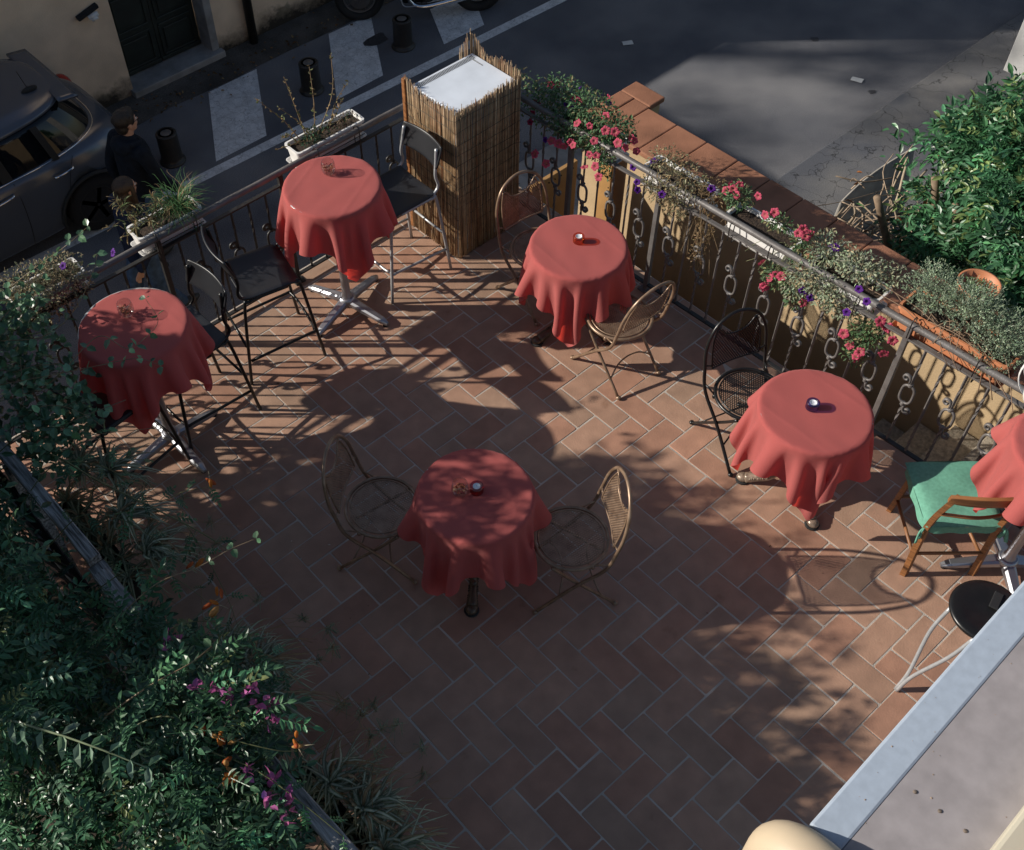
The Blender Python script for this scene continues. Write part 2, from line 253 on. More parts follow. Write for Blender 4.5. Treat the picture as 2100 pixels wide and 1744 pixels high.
# ------------------------------------------------------------------ mesh building
class MB:
    def __init__(s): s.v = []; s.f = []; s.c = []; s.n = 0; s.sm = []
    def add(s, V, F, col=None, smooth=False):
        V = np.asarray(V, float).reshape(-1, 3); b = s.n
        s.v.append(V); s.n += len(V)
        s.f.extend([tuple(i + b for i in f) for f in F]); s.sm.extend([smooth] * len(F))
        c = np.ones((len(V), 3)) if col is None else np.broadcast_to(np.asarray(col, float), (len(V), 3))
        s.c.append(c); return s
    def box(s, c, size, rz=0.0, rot=None, col=None, bev=0.0):
        hx, hy, hz = [k / 2 for k in size]
        if bev <= 0:
            V = np.array([(x, y, z) for x in (-hx, hx) for y in (-hy, hy) for z in (-hz, hz)])
            F = [(0, 1, 3, 2), (4, 6, 7, 5), (0, 4, 5, 1), (2, 3, 7, 6), (0, 2, 6, 4), (1, 5, 7, 3)]
        else:
            b = min(bev, hx * .9, hy * .9, hz * .9)
            bm = bmesh.new(); bmesh.ops.create_cube(bm, size=1.0)
            for v in bm.verts: v.co = Vector((v.co.x * size[0], v.co.y * size[1], v.co.z * size[2]))
            bmesh.ops.bevel(bm, geom=bm.edges[:], offset=b, segments=2, affect='EDGES', profile=0.5)
            bm.verts.index_update(); V = np.array([v.co[:] for v in bm.verts]); F = [tuple(v.index for v in f.verts) for f in bm.faces]; bm.free()
        Rm = np.array(rot) if rot is not None else np.array([[math.cos(rz), -math.sin(rz), 0], [math.sin(rz), math.cos(rz), 0], [0, 0, 1]])
        return s.add(V @ Rm.T + np.asarray(c, float), F, col)
    def tube(s, pts, r, n=8, closed=False, caps=True, col=None, twist=0.0, smooth=True, ry=None, up=None):
        P = np.asarray(pts, float); m = len(P)
        rr = np.broadcast_to(np.asarray(r, float), (m,))
        T = np.zeros_like(P)
        if closed: T = np.roll(P, -1, 0) - np.roll(P, 1, 0)
        else:
            T[1:-1] = P[2:] - P[:-2]; T[0] = P[1] - P[0]; T[-1] = P[-1] - P[-2]
        T /= np.maximum(np.linalg.norm(T, axis=1, keepdims=True), 1e-9)
        a = np.array(up if up is not None else ((0, 0, 1.) if abs(T[0][2]) < 0.9 else (1., 0, 0)), float)
        N = np.cross(T[0], a); N /= np.linalg.norm(N)
        V = []
        for i in range(m):
            if i > 0:
                N = N - T[i] * (N @ T[i]); nn = np.linalg.norm(N)
                N = N / nn if nn > 1e-6 else N
            B = np.cross(T[i], N)
            for k in range(n):
                t = 2 * PI * k / n + twist * i
                q = rr[i] * (ry if ry else 1.0)
                V.append(P[i] + N * (math.cos(t) * rr[i]) + B * (math.sin(t) * q))
        F = []
        for i in range(m if closed else m - 1):
            j = (i + 1) % m
            for k in range(n):
                k2 = (k + 1) % n; F.append((i * n + k, i * n + k2, j * n + k2, j * n + k))
        if caps and not closed:
            F.append(tuple(range(n - 1, -1, -1))); F.append(tuple((m - 1) * n + k for k in range(n)))
        return s.add(V, F, col, smooth)
    def lathe(s, prof, c=(0, 0, 0), n=24, col=None, smooth=True, sx=1.0, sy=1.0):
        V = []; F = []
        for (r, z) in prof:
            for k in range(n):
                t = 2 * PI * k / n; V.append((c[0] + r * sx * math.cos(t), c[1] + r * sy * math.sin(t), c[2] + z))
        for i in range(len(prof) - 1):
            for k in range(n):
                k2 = (k + 1) % n; F.append((i * n + k, i * n + k2, (i + 1) * n + k2, (i + 1) * n + k))
        if prof[0][0] > 1e-4: F.append(tuple(range(n - 1, -1, -1)))
        if prof[-1][0] > 1e-4: F.append(tuple((len(prof) - 1) * n + k for k in range(n)))
        return s.add(V, F, col, smooth)
    def prism(s, poly, z0, z1, col=None):
        n = len(poly); V = [(x, y, z0) for x, y in poly] + [(x, y, z1) for x, y in poly]
        F = [tuple(range(n - 1, -1, -1)), tuple(range(n, 2 * n))] + [(i, (i + 1) % n, n + (i + 1) % n, n + i) for i in range(n)]
        return s.add(V, F, col)
    def ell(s, c, r, n=16, m=10, col=None, rot=None):
        V = []; F = []
        for i in range(m + 1):
            t = PI * i / m
            for k in range(n):
                a = 2 * PI * k / n; V.append((r[0] * math.sin(t) * math.cos(a), r[1] * math.sin(t) * math.sin(a), r[2] * math.cos(t)))
        V = np.array(V)
        if rot is not None: V = V @ np.array(rot).T
        for i in range(m):
            for k in range(n):
                k2 = (k + 1) % n; F.append((i * n + k, (i + 1) * n + k, (i + 1) * n + k2, i * n + k2))
        return s.add(V + np.array(c), F, col, True)
    def grid(s, fn, nu, nv, col=None, smooth=True, closed_u=False):
        V = [fn(i / nu, j / nv) for j in range(nv + 1) for i in range(nu + (0 if closed_u else 1))]
        w_ = nu if closed_u else nu + 1
        F = [(j * w_ + i, j * w_ + (i + 1) % w_, (j + 1) * w_ + (i + 1) % w_, (j + 1) * w_ + i) for j in range(nv) for i in range(nu)]
        return s.add(V, F, col, smooth)

def link(o, parent=None):
    COL.objects.link(o)
    if parent is not None: o.parent = parent
    return o
def obj(name, mb, m, parent=None, world=True, loc=None):
    """one mesh object; in world coordinates the parents' (unrotated) positions are taken off"""
    V = np.concatenate(mb.v) if mb.v else np.zeros((0, 3)); Cc = np.concatenate(mb.c) if mb.c else np.zeros((0, 3))
    off = np.zeros(3)
    if parent is not None:
        if world:
            p = parent
            while p is not None: off += np.array(p.location[:]); p = p.parent
    else:
        if loc is not None: off = np.array(loc, float)
        elif len(V): off = np.array([(V[:, 0].min() + V[:, 0].max()) / 2, (V[:, 1].min() + V[:, 1].max()) / 2, V[:, 2].min()])
    me = bpy.data.meshes.new(name); me.from_pydata((V - off).tolist(), [], mb.f); me.validate(); me.update()
    if len(me.polygons) == len(mb.sm): me.polygons.foreach_set('use_smooth', mb.sm)
    at = me.attributes.new('own_colour', 'FLOAT_COLOR', 'POINT')
    at.data.foreach_set('color', np.concatenate([Cc, np.ones((len(Cc), 1))], 1).astype(np.float32).ravel())
    me.materials.append(m)
    o = bpy.data.objects.new(name, me)
    if parent is None: o.location = off
    return link(o, parent)
def tag(o, label=None, cat=None, group=None, kind=None):
    if label: o['label'] = label
    if cat: o['category'] = cat
    if group: o['group'] = group
    if kind: o['kind'] = kind
    return o
def thing(name, label, cat, loc=(0, 0, 0), rz=0.0, group=None):
    o = bpy.data.objects.new(name, None); o.location = loc; o.rotation_euler = (0, 0, rz); o.empty_display_size = 0.1
    COL.objects.link(o); return tag(o, label, cat, group)
def struct(name, mb, m, loc=None): return tag(obj(name, mb, m, None, loc=loc), kind='structure')
def dup(root, loc, rz, label=None, group=None, name=None):
    r = root.copy(); COL.objects.link(r); r.location = loc; r.rotation_euler = (0, 0, rz)
    if label: r['label'] = label
    if group: r['group'] = group
    for ch in list(root.children):
        c = ch.copy(); COL.objects.link(c); c.parent = r
        for g in list(ch.children):
            d = g.copy(); COL.objects.link(d); d.parent = c
    return r
def arc(c, r, a0, a1, n, plane='xz'):
    o = []
    for i in range(n + 1):
        a = a0 + (a1 - a0) * i / n; u, v = r * math.cos(a), r * math.sin(a)
        o.append((c[0] + u, c[1], c[2] + v) if plane == 'xz' else (c[0] + u, c[1] + v, c[2]) if plane == 'xy' else (c[0], c[1] + u, c[2] + v))
    return o
def spline(P, n=8):
    """Catmull-Rom through the points"""
    P = [np.array(p, float) for p in P]; Q = [2 * P[0] - P[1]] + P + [2 * P[-1] - P[-2]]; o = []
    for i in range(1, len(Q) - 2):
        for k in range(n):
            t = k / n; a, b, c, d = Q[i - 1], Q[i], Q[i + 1], Q[i + 2]
            o.append(0.5 * (2 * b + (c - a) * t + (2 * a - 5 * b + 4 * c - d) * t * t + (3 * b - a - 3 * c + d) * t ** 3))
    o.append(P[-1]); return np.array(o)
def baked(o):
    """replace an object's mesh by its evaluated mesh and drop its modifiers"""
    dg = bpy.context.evaluated_depsgraph_get(); dg.update()
    me = bpy.data.meshes.new_from_object(o.evaluated_get(dg)); o.modifiers.clear(); o.data = me; return o
# ================================================================== THE SETTING
GZ = -2.2
b = MB(); b.add([(-60, -60, GZ), (80, -60, GZ), (80, 80, GZ), (-60, 80, GZ)], [(0, 1, 2, 3)]); struct('street', b, M['asphalt'], loc=(0, 0, GZ))
# broken strip of old kerb at the foot of the facade
b = MB(); n = 60; Vv = []
for i in range(n + 1):
    x = -9 + 25 * i / n; Vv += [(x, 8.30 + 0.06 * mnoise.noise((x * 1.3, 0, 0)) , GZ + 0.004), (x, 8.9, GZ + 0.045)]
b.add(Vv, [(2 * i, 2 * i + 2, 2 * i + 3, 2 * i + 1) for i in range(n)]); struct('roadside_verge', b, M['verge'])
# white line and the three short zebra stripes between the bollards
b = MB()
Vv = []
for i in range(31):
    x = -3 + 16 * i / 30; y = 7.0 - 0.027 * (x - 2.0); wv = 0.115
    Vv += [(x, y - wv / 2 - 0.02, GZ + 0.004), (x, y + wv / 2, GZ + 0.004)]
b.add(Vv, [(2 * i, 2 * i + 2, 2 * i + 3, 2 * i + 1) for i in range(30)]); struct('road_edge_line', b, M['marking'])
for q in ([(3.17, 8.27), (3.86, 8.27), (3.19, 7.11), (2.51, 7.11)], [(4.95, 8.27), (5.60, 8.25), (4.88, 7.11), (4.18, 7.10)], [(6.46, 8.27), (7.15, 8.22), (6.47, 7.08), (5.83, 7.10)]):
    b = MB(); b.add([(x, y, GZ + 0.004) for x, y in q], [(0, 1, 2, 3)][::-1] and [(3, 2, 1, 0)]); struct('zebra_stripe', b, M['marking'])
b = MB()
for (x, y, r) in ((11.05, 4.6, .09), (10.9, 4.75, .06), (10.75, 4.5, .05), (10.95, 4.35, .10), (11.3, 4.75, .07), (11.2, 4.4, .05), (10.6, 4.3, .06), (11.6, 5.2, .08), (5.3, 7.75, .16), (8.2, 6.3, .05), (7.6, 6.9, .05), (9.1, 4.1, .05), (8.7, 3.0, .045)):
    b.add([(x + r * (1 + .25 * math.sin(3 * a_ + x)) * math.cos(a_), y + r * .8 * (1 + .25 * math.sin(2 * a_ + y)) * math.sin(a_), GZ + .006) for a_ in [2 * PI * k / 14 for k in range(14)]], [tuple(range(14))])
struct('road_stains', b, M['road_stain'])
# pavement with a low kerb on the far side of the parapet, and the garden bed beside it
b = MB(); b.box((12.0, 2.0, GZ + 0.05), (16.4, 1.38, 0.10), bev=0.015); struct('pavement', b, M['pavement'])
b = MB(); b.box((4.4, 3.76, GZ + 0.02), (2.4, 2.04, 0.04), bev=0.008); struct('pavement_apron', b, M['stone'])
b = MB()
def soilz(u, v):
    x = 4.0 + 5.95 * u; y = -5 + 6.3 * v; return (x, y, GZ + 0.06 + 0.05 * mnoise.noise((x * 2, y * 2, 0)))
b.grid(soilz, 30, 30); struct('garden_soil', b, M['soil'])

# ------------------------------------------------------------------ patio: slab and herringbone tiles
U_ = 0.155; JO = 0.0042
b = MB(); b.box((-0.125, -0.5, -1.106), (5.73, 6.94, 2.188)); struct('patio_slab', b, M['yellow_wall'])
b = MB(); b.add([(-1.62, -3.9, -0.0022), (2.74, -3.9, -0.0022), (2.74, 2.97, -0.0022), (-1.62, 2.97, -0.0022)], [(0, 1, 2, 3)]); struct('patio_grout', b, M['grout'])
def clip(poly, ax, val, keep_less):
    o = []
    for i in range(len(poly)):
        a, c = poly[i], poly[(i + 1) % len(poly)]
        ia = (a[ax] <= val) == keep_less; ic = (c[ax] <= val) == keep_less
        if ia: o.append(a)
        if ia != ic:
            t = (val - a[ax]) / (c[ax] - a[ax]); o.append((a[0] + t * (c[0] - a[0]), a[1] + t * (c[1] - a[1])))
    return o
tb = MB()
def tile_colour():
    base = np.array([0.362, 0.218, 0.150]); k = rng.normal(0, 1)
    c = base * (1 + 0.05 * k)
    if rng.random() < 0.28: c = c * np.array([0.94, 0.85, 0.83])
    elif rng.random() < 0.22: c = c * np.array([0.93, 0.99, 1.0])
    return np.clip(c, 0.03, 0.6)
def add_tile(poly):
    if len(poly) < 3: return
    P = np.array(poly); ce = P.mean(0)
    area = 0.5 * abs(sum(P[i][0] * P[(i + 1) % len(P)][1] - P[(i + 1) % len(P)][0] * P[i][1] for i in range(len(P))))
    if area < 0.0012: return
    a = rng.normal(0, 0.0035); P = ce + (P - ce) @ np.array([[math.cos(a), math.sin(a)], [-math.sin(a), math.cos(a)]]) + rng.normal(0, 0.0008, 2)
    dz = rng.normal(0, 0.0007); n = len(P); tilt = rng.normal(0, 0.0025, 2)
    # worn rounded corners
    Q = []
    for i in range(n):
        p, pp, pn = P[i], P[i - 1], P[(i + 1) % n]; rr = 0.003 + 0.004 * rng.random()
        for d in (pp - p, pn - p):
            L = np.linalg.norm(d); Q.append(p + d / max(L, 1e-6) * min(rr, L * 0.3))
    Q = np.array(Q)
    Q2 = ce + (Q - ce) * (1 - 0.0035 / np.maximum(np.linalg.norm(Q - ce, axis=1, keepdims=True), 0.02))
    z = lambda X: dz + (X - ce) @ tilt
    V = [(x, y, -0.012) for x, y in Q] + [(x, y, z(np.array([x, y])) - 0.002) for x, y in Q] + [(x, y, z(np.array([x, y]))) for x, y in Q2]
    m = len(Q)
    F = [(i, (i + 1) % m, m + (i + 1) % m, m + i) for i in range(m)] + [(m + i, m + (i + 1) % m, 2 * m + (i + 1) % m, 2 * m + i) for i in range(m)] + [tuple(2 * m + i for i in range(m))]
    if sum(Q[i][0] * Q[(i + 1) % m][1] - Q[(i + 1) % m][0] * Q[i][1] for i in range(m)) < 0: F = [f[::-1] for f in F]
    tb.add(V, F, tile_colour())
XL, XR, YB, YT = -1.60, 2.615, -3.8, 2.80
for i in range(-60, 60):
    for j in range(-30, 30):
        p0, q0 = i + 2 * j, -i + 2 * j
        for (pa, pb, qa, qb) in ((p0, p0 + 2, q0, q0 + 1), (p0 + 2, p0 + 3, q0, q0 + 2)):
            xa, xb, ya, yb = -U_ * qb + JO, -U_ * qa - JO, -U_ * pb + JO, -U_ * pa - JO
            if xb < XL or xa > XR or yb < YB or ya > YT: continue
            poly = [(xa, ya), (xb, ya), (xb, yb), (xa, yb)]
            for ax, val, kl in ((0, XL, False), (0, XR, True), (1, YB, False), (1, YT, True)):
                poly = clip(poly, ax, val, kl)
                if len(poly) < 3: break
            else: add_tile(poly)
for k in range(15):                                     # border course under the left railing, and along the stair side
    x0 = -1.6 + 0.31 * k; add_tile([(x0 + JO, 2.81), (min(x0 + 0.31 - JO, 2.72), 2.81), (min(x0 + 0.31 - JO, 2.72), 2.96), (x0 + JO, 2.96)])
for k in range(22):
    y0 = 2.80 - 0.31 * k; add_tile([(2.625, y0 - 0.31 + JO), (2.735, y0 - 0.31 + JO), (2.735, y0 - JO), (2.625, y0 - JO)])
struct('patio_floor', tb, M['tile'])
b = MB(); b.add([(-2.98, -3.9, 0.004), (-1.64, -3.9, 0.004), (-1.64, 2.95, 0.004), (-2.98, 2.95, 0.004)], [(0, 1, 2, 3)]); struct('planting_bed', b, M['soil'])

# ------------------------------------------------------------------ stairs down to the street and their parapet
t = thing('stone_staircase', 'rough travertine steps going down between the railing and the ochre parapet', 'stairs', (3.1, -1.5, GZ))
for k in range(13):
    b = MB(); z = -0.17 * k; y1 = -1.50 + 0.23 * k; y0 = y1 - 0.23 if k else -3.9
    b.box((3.18, (y0 + y1) / 2 + 0.012, (z + GZ) / 2), (0.84, y1 - y0 + 0.024, z - GZ), bev=0.006); obj('step', b, M['step'], t)
t = thing('parapet_wall', 'ochre plastered parapet wall with wide terracotta coping beside the stairs', 'wall', (3.80, -0.7, GZ))
b = MB(); b.box((3.80, -0.75, -1.055), (0.36, 6.46, 2.29)); b.box((3.91, 2.62, -1.057), (0.58, 0.26, 2.286)); obj('wall', b, M['yellow_wall'], t)
b = MB(); y = 2.46
k = 0
while y > -4:
    L = 0.300; b.box((3.80, y - L / 2, 0.11 + 0.001 * (k % 3)), (0.45, L - 0.005, 0.045), bev=0.010); y -= L; k += 1
b.box((3.68, 2.62, 0.111), (0.21, 0.31, 0.045), bev=0.01); b.box((3.915, 2.70, 0.112), (0.25, 0.145, 0.045), bev=0.01); b.box((3.915, 2.543, 0.109), (0.25, 0.155, 0.045), bev=0.01); b.box((4.135, 2.62, 0.111), (0.18, 0.31, 0.045), bev=0.01)
obj('coping', b, M['cap'], t)
b = MB(); b.box((3.80, -0.75, 0.092), (0.38, 6.4, 0.04)); b.box((3.915, 2.62, 0.0925), (0.56, 0.27, 0.04)); obj('mortar_bed', b, M['grout'], t)
t = thing('metal_gate', 'ochre painted sheet metal gate leaves at the foot of the stairs', 'gate', (3.03, 2.5, GZ))
b = MB(); b.box((3.035, 2.50, -1.04), (0.48, 0.035, 2.1), bev=0.004); obj('gate_leaf', b, M['gate_paint'], t)
b = MB(); b.box((3.55, 2.42, -1.06), (0.035, 0.13, 2.1), bev=0.004); obj('gate_leaf', b, M['gate_paint'], t)
b = MB()
for k in range(3): b.ell((3.532, 2.38 + 0.04 * k, -0.05), (0.006, 0.006, 0.006), 6, 4)
for k in range(20): b.ell((3.532, 2.37, -0.05 - 0.07 * k), (0.006, 0.006, 0.006), 6, 4)
for k in range(7): b.ell((2.83 + 0.065 * k, 2.475, -0.03), (0.006, 0.006, 0.006), 6, 4)
obj('rivets', b, M['dark'], t)

# ------------------------------------------------------------------ house across the street
t = thing('ochre_house', 'ochre plastered house across the street with dark green double door', 'house', (3.1, 9.0, GZ))
FY = 8.8
def wallbox(x0, x1, z0, z1, y0=FY, y1=FY + 0.5): 
    bb = MB(); bb.box(((x0 + x1) / 2, (y0 + y1) / 2, (z0 + z1) / 2), (x1 - x0, y1 - y0, z1 - z0)); return bb
DX0, DX1, DZ0, DZ1 = 2.49, 3.70, -2.09, 0.45
for a in ((-14, -0.2, GZ, 2.6), (-0.2, DX0, GZ, 0.74), (DX0, DX1, DZ1, 0.74), (DX1, 3.96, GZ, 0.74), (3.96, 20, GZ, 6.0)):
    obj('wall', wallbox(*a), M['facade'], t)
obj('wall', wallbox(-14, -0.2, GZ, 2.6, FY + 0.5, 13), M['facade'], t); obj('wall', wallbox(3.96, 20, GZ, 6.0, FY + 0.5, 13), M['facade'], t)
b = MB(); b.box((1.88, 10.9, 0.76), (4.15, 4.2, 0.04)); obj('roof', b, M['roof_tile'], t)
b = MB(); b.box(((DX0 + DX1) / 2, FY + 0.12, (GZ + DZ0) / 2), (DX1 - DX0 + 0.06, 0.42, DZ0 - GZ), bev=0.012); obj('doorstep', b, M['stone'], t)
b = MB(); b.box((DX1 - 0.05, FY + 0.12, (DZ0 + DZ1) / 2), (0.10, 0.26, DZ1 - DZ0), bev=0.008); obj('door_jamb', b, M['stone'], t)
for s in (0, 1):
    x0 = DX0 + 0.0 + s * 0.555; x1 = x0 + 0.55; cx_ = (x0 + x1) / 2
    b = MB(); b.box((cx_, FY + 0.27, (DZ0 + DZ1) / 2), (0.548, 0.05, DZ1 - DZ0 - 0.012), bev=0.004)
    zz = DZ0 + 0.06
    for hgt in (0.42, 0.50, 0.72, 0.50):
        z1 = zz + hgt
        if z1 > DZ1: break
        for (cx2, cz2, sx2, sz2) in ((cx_, zz + 0.02, 0.44, 0.03), (cx_, z1 - 0.02, 0.44, 0.03), (cx_ - 0.215, (zz + z1) / 2, 0.03, hgt - 0.07), (cx_ + 0.215, (zz + z1) / 2, 0.03, hgt - 0.07)):
            b.box((cx2, FY + 0.24, cz2), (sx2, 0.025, sz2), bev=0.008)
        b.box((cx_, FY + 0.238, (zz + z1) / 2), (0.34, 0.02, hgt - 0.14), bev=0.009); zz = z1 + 0.04
    b.box((cx_, FY + 0.234, DZ0 + 0.04), (0.545, 0.03, 0.05), bev=0.006)
    obj('door_leaf', b, M['door'], t)
b = MB(); b.tube([(4.15, FY - 0.07, GZ), (4.15, FY - 0.07, 5.9)], 0.055, 14); obj('downpipe', b, M['black_iron'], t)
b = MB(); b.tube([(4.15, FY - 0.07, -1.36), (4.15, FY - 0.07, -1.30)], 0.065, 14); b.box((4.08, FY - 0.02, -1.33), (0.12, 0.03, 0.03)); obj('pipe_bracket', b, M['rail_iron'], t)
t = thing('newspaper_holder', 'small dark slanted newspaper holder on the ochre wall left of the green door', 'holder', (2.21, FY, -0.99))
b = MB(); b.box((2.21, FY - 0.035, -0.98), (0.27, 0.065, 0.05), rot=((0.97, 0, -0.24), (0, 1, 0), (0.24, 0, 0.97)), bev=0.01); obj('bracket', b, M['dark'], t)
b = MB(); b.tube([(2.19, FY - 0.08, -1.03), (2.30, FY - 0.10, -1.00)], 0.028, 10); b.tube([(2.21, FY - 0.10, -1.05), (2.28, FY - 0.12, -1.03)], 0.02, 10); obj('rolled_newspaper', b, M['paper'], t)
t = thing('white_pier', 'white plastered wall end standing on the far pavement', 'wall', (10.3, 1.2, GZ))
b = MB(); b.box((10.32, 1.18, -0.1), (0.7, 2.0, 4.2), bev=0.01); obj('wall', b, M['white_wall'], t)

# ------------------------------------------------------------------ ledge of the house the picture is taken from, and its pipe
a = 0.031; ca, sa = math.cos(a), math.sin(a)
def LP(u, v, z): return (-1.326 + ca * u - sa * v, -2.133 + sa * u + ca * v, z)       # u along the edge, v towards the patio
t = thing('house_ledge', 'pale blue and grey painted ledge running along the near house wall', 'ledge', LP(1.0, -0.1, 3.9))
def lb(u0, u1, v0, v1, z0, z1, bev=0.0):
    bb = MB(); bb.box(LP((u0 + u1) / 2, (v0 + v1) / 2, (z0 + z1) / 2), (u1 - u0, v1 - v0, z1 - z0), rz=a, bev=bev); return bb
obj('edge_strip', lb(0.0, 4.0, -0.047, 0.0, 3.90, 4.0, 0.004), M['ledge_strip'], t)
obj('ledge_top', lb(0.0, 4.0, -0.170, -0.047, 3.90, 3.999), M['ledge'], t)
obj('sill_board', lb(0.0, 4.0, -0.235, -0.170, 3.90, 4.035, 0.006), M['cream_light'], t)
obj('sill_brick', lb(0.0, 4.0, -0.40, -0.235, 3.90, 4.075, 0.006), M['brick_brown'], t)
for (bx_, by_) in ((-1.192, -2.196), (-1.190, -2.231), (-1.188, -2.266)):
    b = MB(); b.lathe([(0.0027, 0), (0.0026, 0.0012), (0.0015, 0.0017), (0, 0.0017)], (bx_, by_, 3.999), 10); obj('bolt', b, M['rust'], t)
b = MB()
for k in range(70):
    u = rng.uniform(0.05, 1.1); v = rng.uniform(-0.165, -0.004); p = LP(u, v, 4.0005 if v > -0.047 else 3.9995); r = 0.0004 + 0.0016 * rng.random() ** 3
    b.lathe([(r, 0), (r * .8, 0.00015), (0, 0.00015)], p, 7, sx=rng.uniform(.8, 1.6))
obj('rust_spots', b, M['rust_spot'], t)
t = thing('cream_downpipe', 'cream drainpipe bend below the near ledge', 'pipe', LP(-0.15, 0.05, 3.0))
b = MB(); P = [(-1.369, -2.126, 2.5), (-1.369, -2.126, 3.955)] + [(-1.369, -2.126 - 0.055 * (1 - math.cos(k * PI / 16)), 3.955 + 0.055 * math.sin(k * PI / 16)) for k in range(1, 9)] + [(-1.359, -2.43, 4.01)]
b.tube(P, 0.038, 24); obj('pipe', b, M['cream'], t)
b = MB(); b.tube([(-1.3685, -2.187, 4.0105), (-1.368, -2.195, 4.0105)], 0.0405, 24); obj('socket_rim', b, M['cream'], t)
# ================================================================== RAILINGS
def railing(name, label, A, B, H, post_ks, n, sp, first, ring_par, ml=None):
    """A->B is the line of the railing on the floor, balusters every sp from A"""
    ml = ml or M['rail_iron']; A = np.array(A, float); B = np.array(B, float); L = np.linalg.norm(B - A); d = (B - A) / L; nrm = np.array([-d[1], d[0]])
    t = thing(name, label, 'railing', (A[0], A[1], 0))
    pt = lambda s, o, z: (A[0] + d[0] * s + nrm[0] * o, A[1] + d[1] * s + nrm[1] * o, z)
    ang = math.atan2(d[1], d[0])
    b = MB(); N = 20
    b.tube([pt(L * i / N, 0, H + 0.002 * math.sin(i * 2.1)) for i in range(N + 1)], 0.021, 10); obj('handrail', b, M['rail_iron'], t)
    b = MB(); b.box(pt(L / 2, 0, H - 0.095), (L, 0.030, 0.012), rz=ang, bev=0.002); obj('upper_bar', b, ml, t)
    b = MB(); b.box(pt(L / 2, 0, 0.055), (L, 0.030, 0.012), rz=ang, bev=0.002); obj('lower_bar', b, M['black_iron'], t)
    k = 0; s = first
    while s < L - 0.03:
        if any(abs(s - q) < sp * 0.5 for q in post_ks):
            b = MB(); b.box(pt(s, 0, (H - 0.015) / 2), (0.032, 0.032, H - 0.015), rz=ang, bev=0.003); b.box(pt(s, 0, 0.006), (0.08, 0.08, 0.012), rz=ang, bev=0.003); obj('post', b, ml, t)
        else:
            b = MB(); ring = (k % 2 == ring_par); zc = 0.47
            def bal(z0, z1, tw):
                m = max(2, int((z1 - z0) / 0.022)) if tw else 1
                b.tube([pt(s, 0, z0 + (z1 - z0) * i / m) for i in range(m + 1)], 0.0088, 4, twist=0.55 if tw else 0.0, smooth=False)
            if ring:
                bal(0.06, zc - 0.075, True); bal(zc + 0.07, zc + 0.20, False); bal(zc + 0.20, H - 0.20, True); bal(H - 0.20, H - 0.098, False)
                bo = obj('baluster', b, ml, t)
                r = MB(); P = []
                for i in range(20):
                    a_ = 2 * PI * i / 20; u = 0.046 * math.sin(a_) * (1.0 + 0.18 * math.cos(2 * a_)); w_ = 0.072 * math.cos(a_)
                    P.append(pt(s + u, 0, zc + w_))
                r.tube(P, 0.0085, 7, closed=True)
                obj('ring', r, ml, bo)
                for z0 in (zc + 0.078, zc - 0.078):
                    r = MB(); r.tube([pt(s, 0, z0 + q) for q in (-.012, -.008, -.002, .002, .008, .012)], [.012, .0165, .0125, .0125, .0165, .012], 8); obj('collar', r, ml, bo)
                for sg, z0 in ((1, zc + 0.085), (-1, zc - 0.085)):
                    r = MB()
                    P = [pt(s - sg * 0.010, 0, z0)]
                    for i in range(13):
                        a_ = PI * 1.75 * i / 12; rr = 0.024 - 0.0009 * i
                        P.append(pt(s - sg * (0.014 + 0.022 - math.cos(a_) * rr), 0, z0 + sg * (0.032 + math.sin(a_) * rr)))
                    r.tube(spline(P, 2), 0.0075, 5, ry=1.7); obj('scroll', r, ml, bo)
            else:
                bal(0.06, 0.26, True); bal(0.26, H - 0.36, False); bal(H - 0.36, H - 0.16, True); bal(H - 0.16, H - 0.098, False)
                obj('baluster', b, ml, t)
        k += 1; s += sp
    return t, pt
# along the street side, and along the stairs
rl, ptL = railing('iron_railing', 'wrought iron railing along the street side of the terrace behind the tall bar tables', (-1.52, 2.885), (2.55, 2.885), 0.945, (1.50, 2.395), 60, 0.131, 0.0575, 1, M['black_iron'])
rr_, ptR = railing('iron_railing', 'wrought iron railing with ring balusters along the staircase and ochre parapet', (2.562, 2.885), (2.705, -1.75), 0.945, (0.97, 1.735, 3.465), 60, 0.1262, 0.068, 0)
def rx_(y): return 2.562 + (2.885 - y) * 0.0308

# ================================================================== TABLES
def bar_base(t, h, a0):
    b = MB(); b.lathe([(0.045, 0.10), (0.04, 0.12), (0.0285, 0.15), (0.0285, h - 0.03), (0.06, h - 0.03), (0.06, h - 0.022)], n=20); obj('pole', b, M['alu'], t, world=False)
    b = MB(); b.lathe([(0.03, 0.075), (0.055, 0.075), (0.06, 0.095), (0.05, 0.12), (0.045, 0.12)], n=16); obj('hub', b, M['alu'], t, world=False)
    for k in range(4):
        a = a0 + k * PI / 2; c, s = math.cos(a), math.sin(a); b = MB(); V = []; N = 7
        for i in range(N + 1):
            u = i / N; r = 0.03 + 0.31 * u; top = 0.105 - 0.055 * u ** 1.1; th = 0.040 - 0.012 * u; wv = 0.036 - 0.012 * u
            if i == N: top -= 0.012; wv *= 0.55; th *= .6
            for (ww, zz) in ((-wv, top - th), (-wv * .95, top - 0.010), (-wv * .55, top), (wv * .55, top), (wv * .95, top - 0.010), (wv, top - th)):
                V.append((r * c - ww * s, r * s + ww * c, zz))
        F = [(i * 6 + j, i * 6 + (j + 1) % 6, (i + 1) * 6 + (j + 1) % 6, (i + 1) * 6 + j) for i in range(N) for j in range(6)] + [tuple(range(5, -1, -1)), tuple(N * 6 + j for j in range(6))]
        b.add(V, F); o = obj('leg', b, M['alu'], t, world=False)
        f = MB(); f.lathe([(0.016, 0), (0.016, 0.012), (0.012, 0.022)], (0.315 * c, 0.315 * s, 0), 10); obj('foot', f, M['rubber'], o, world=False)
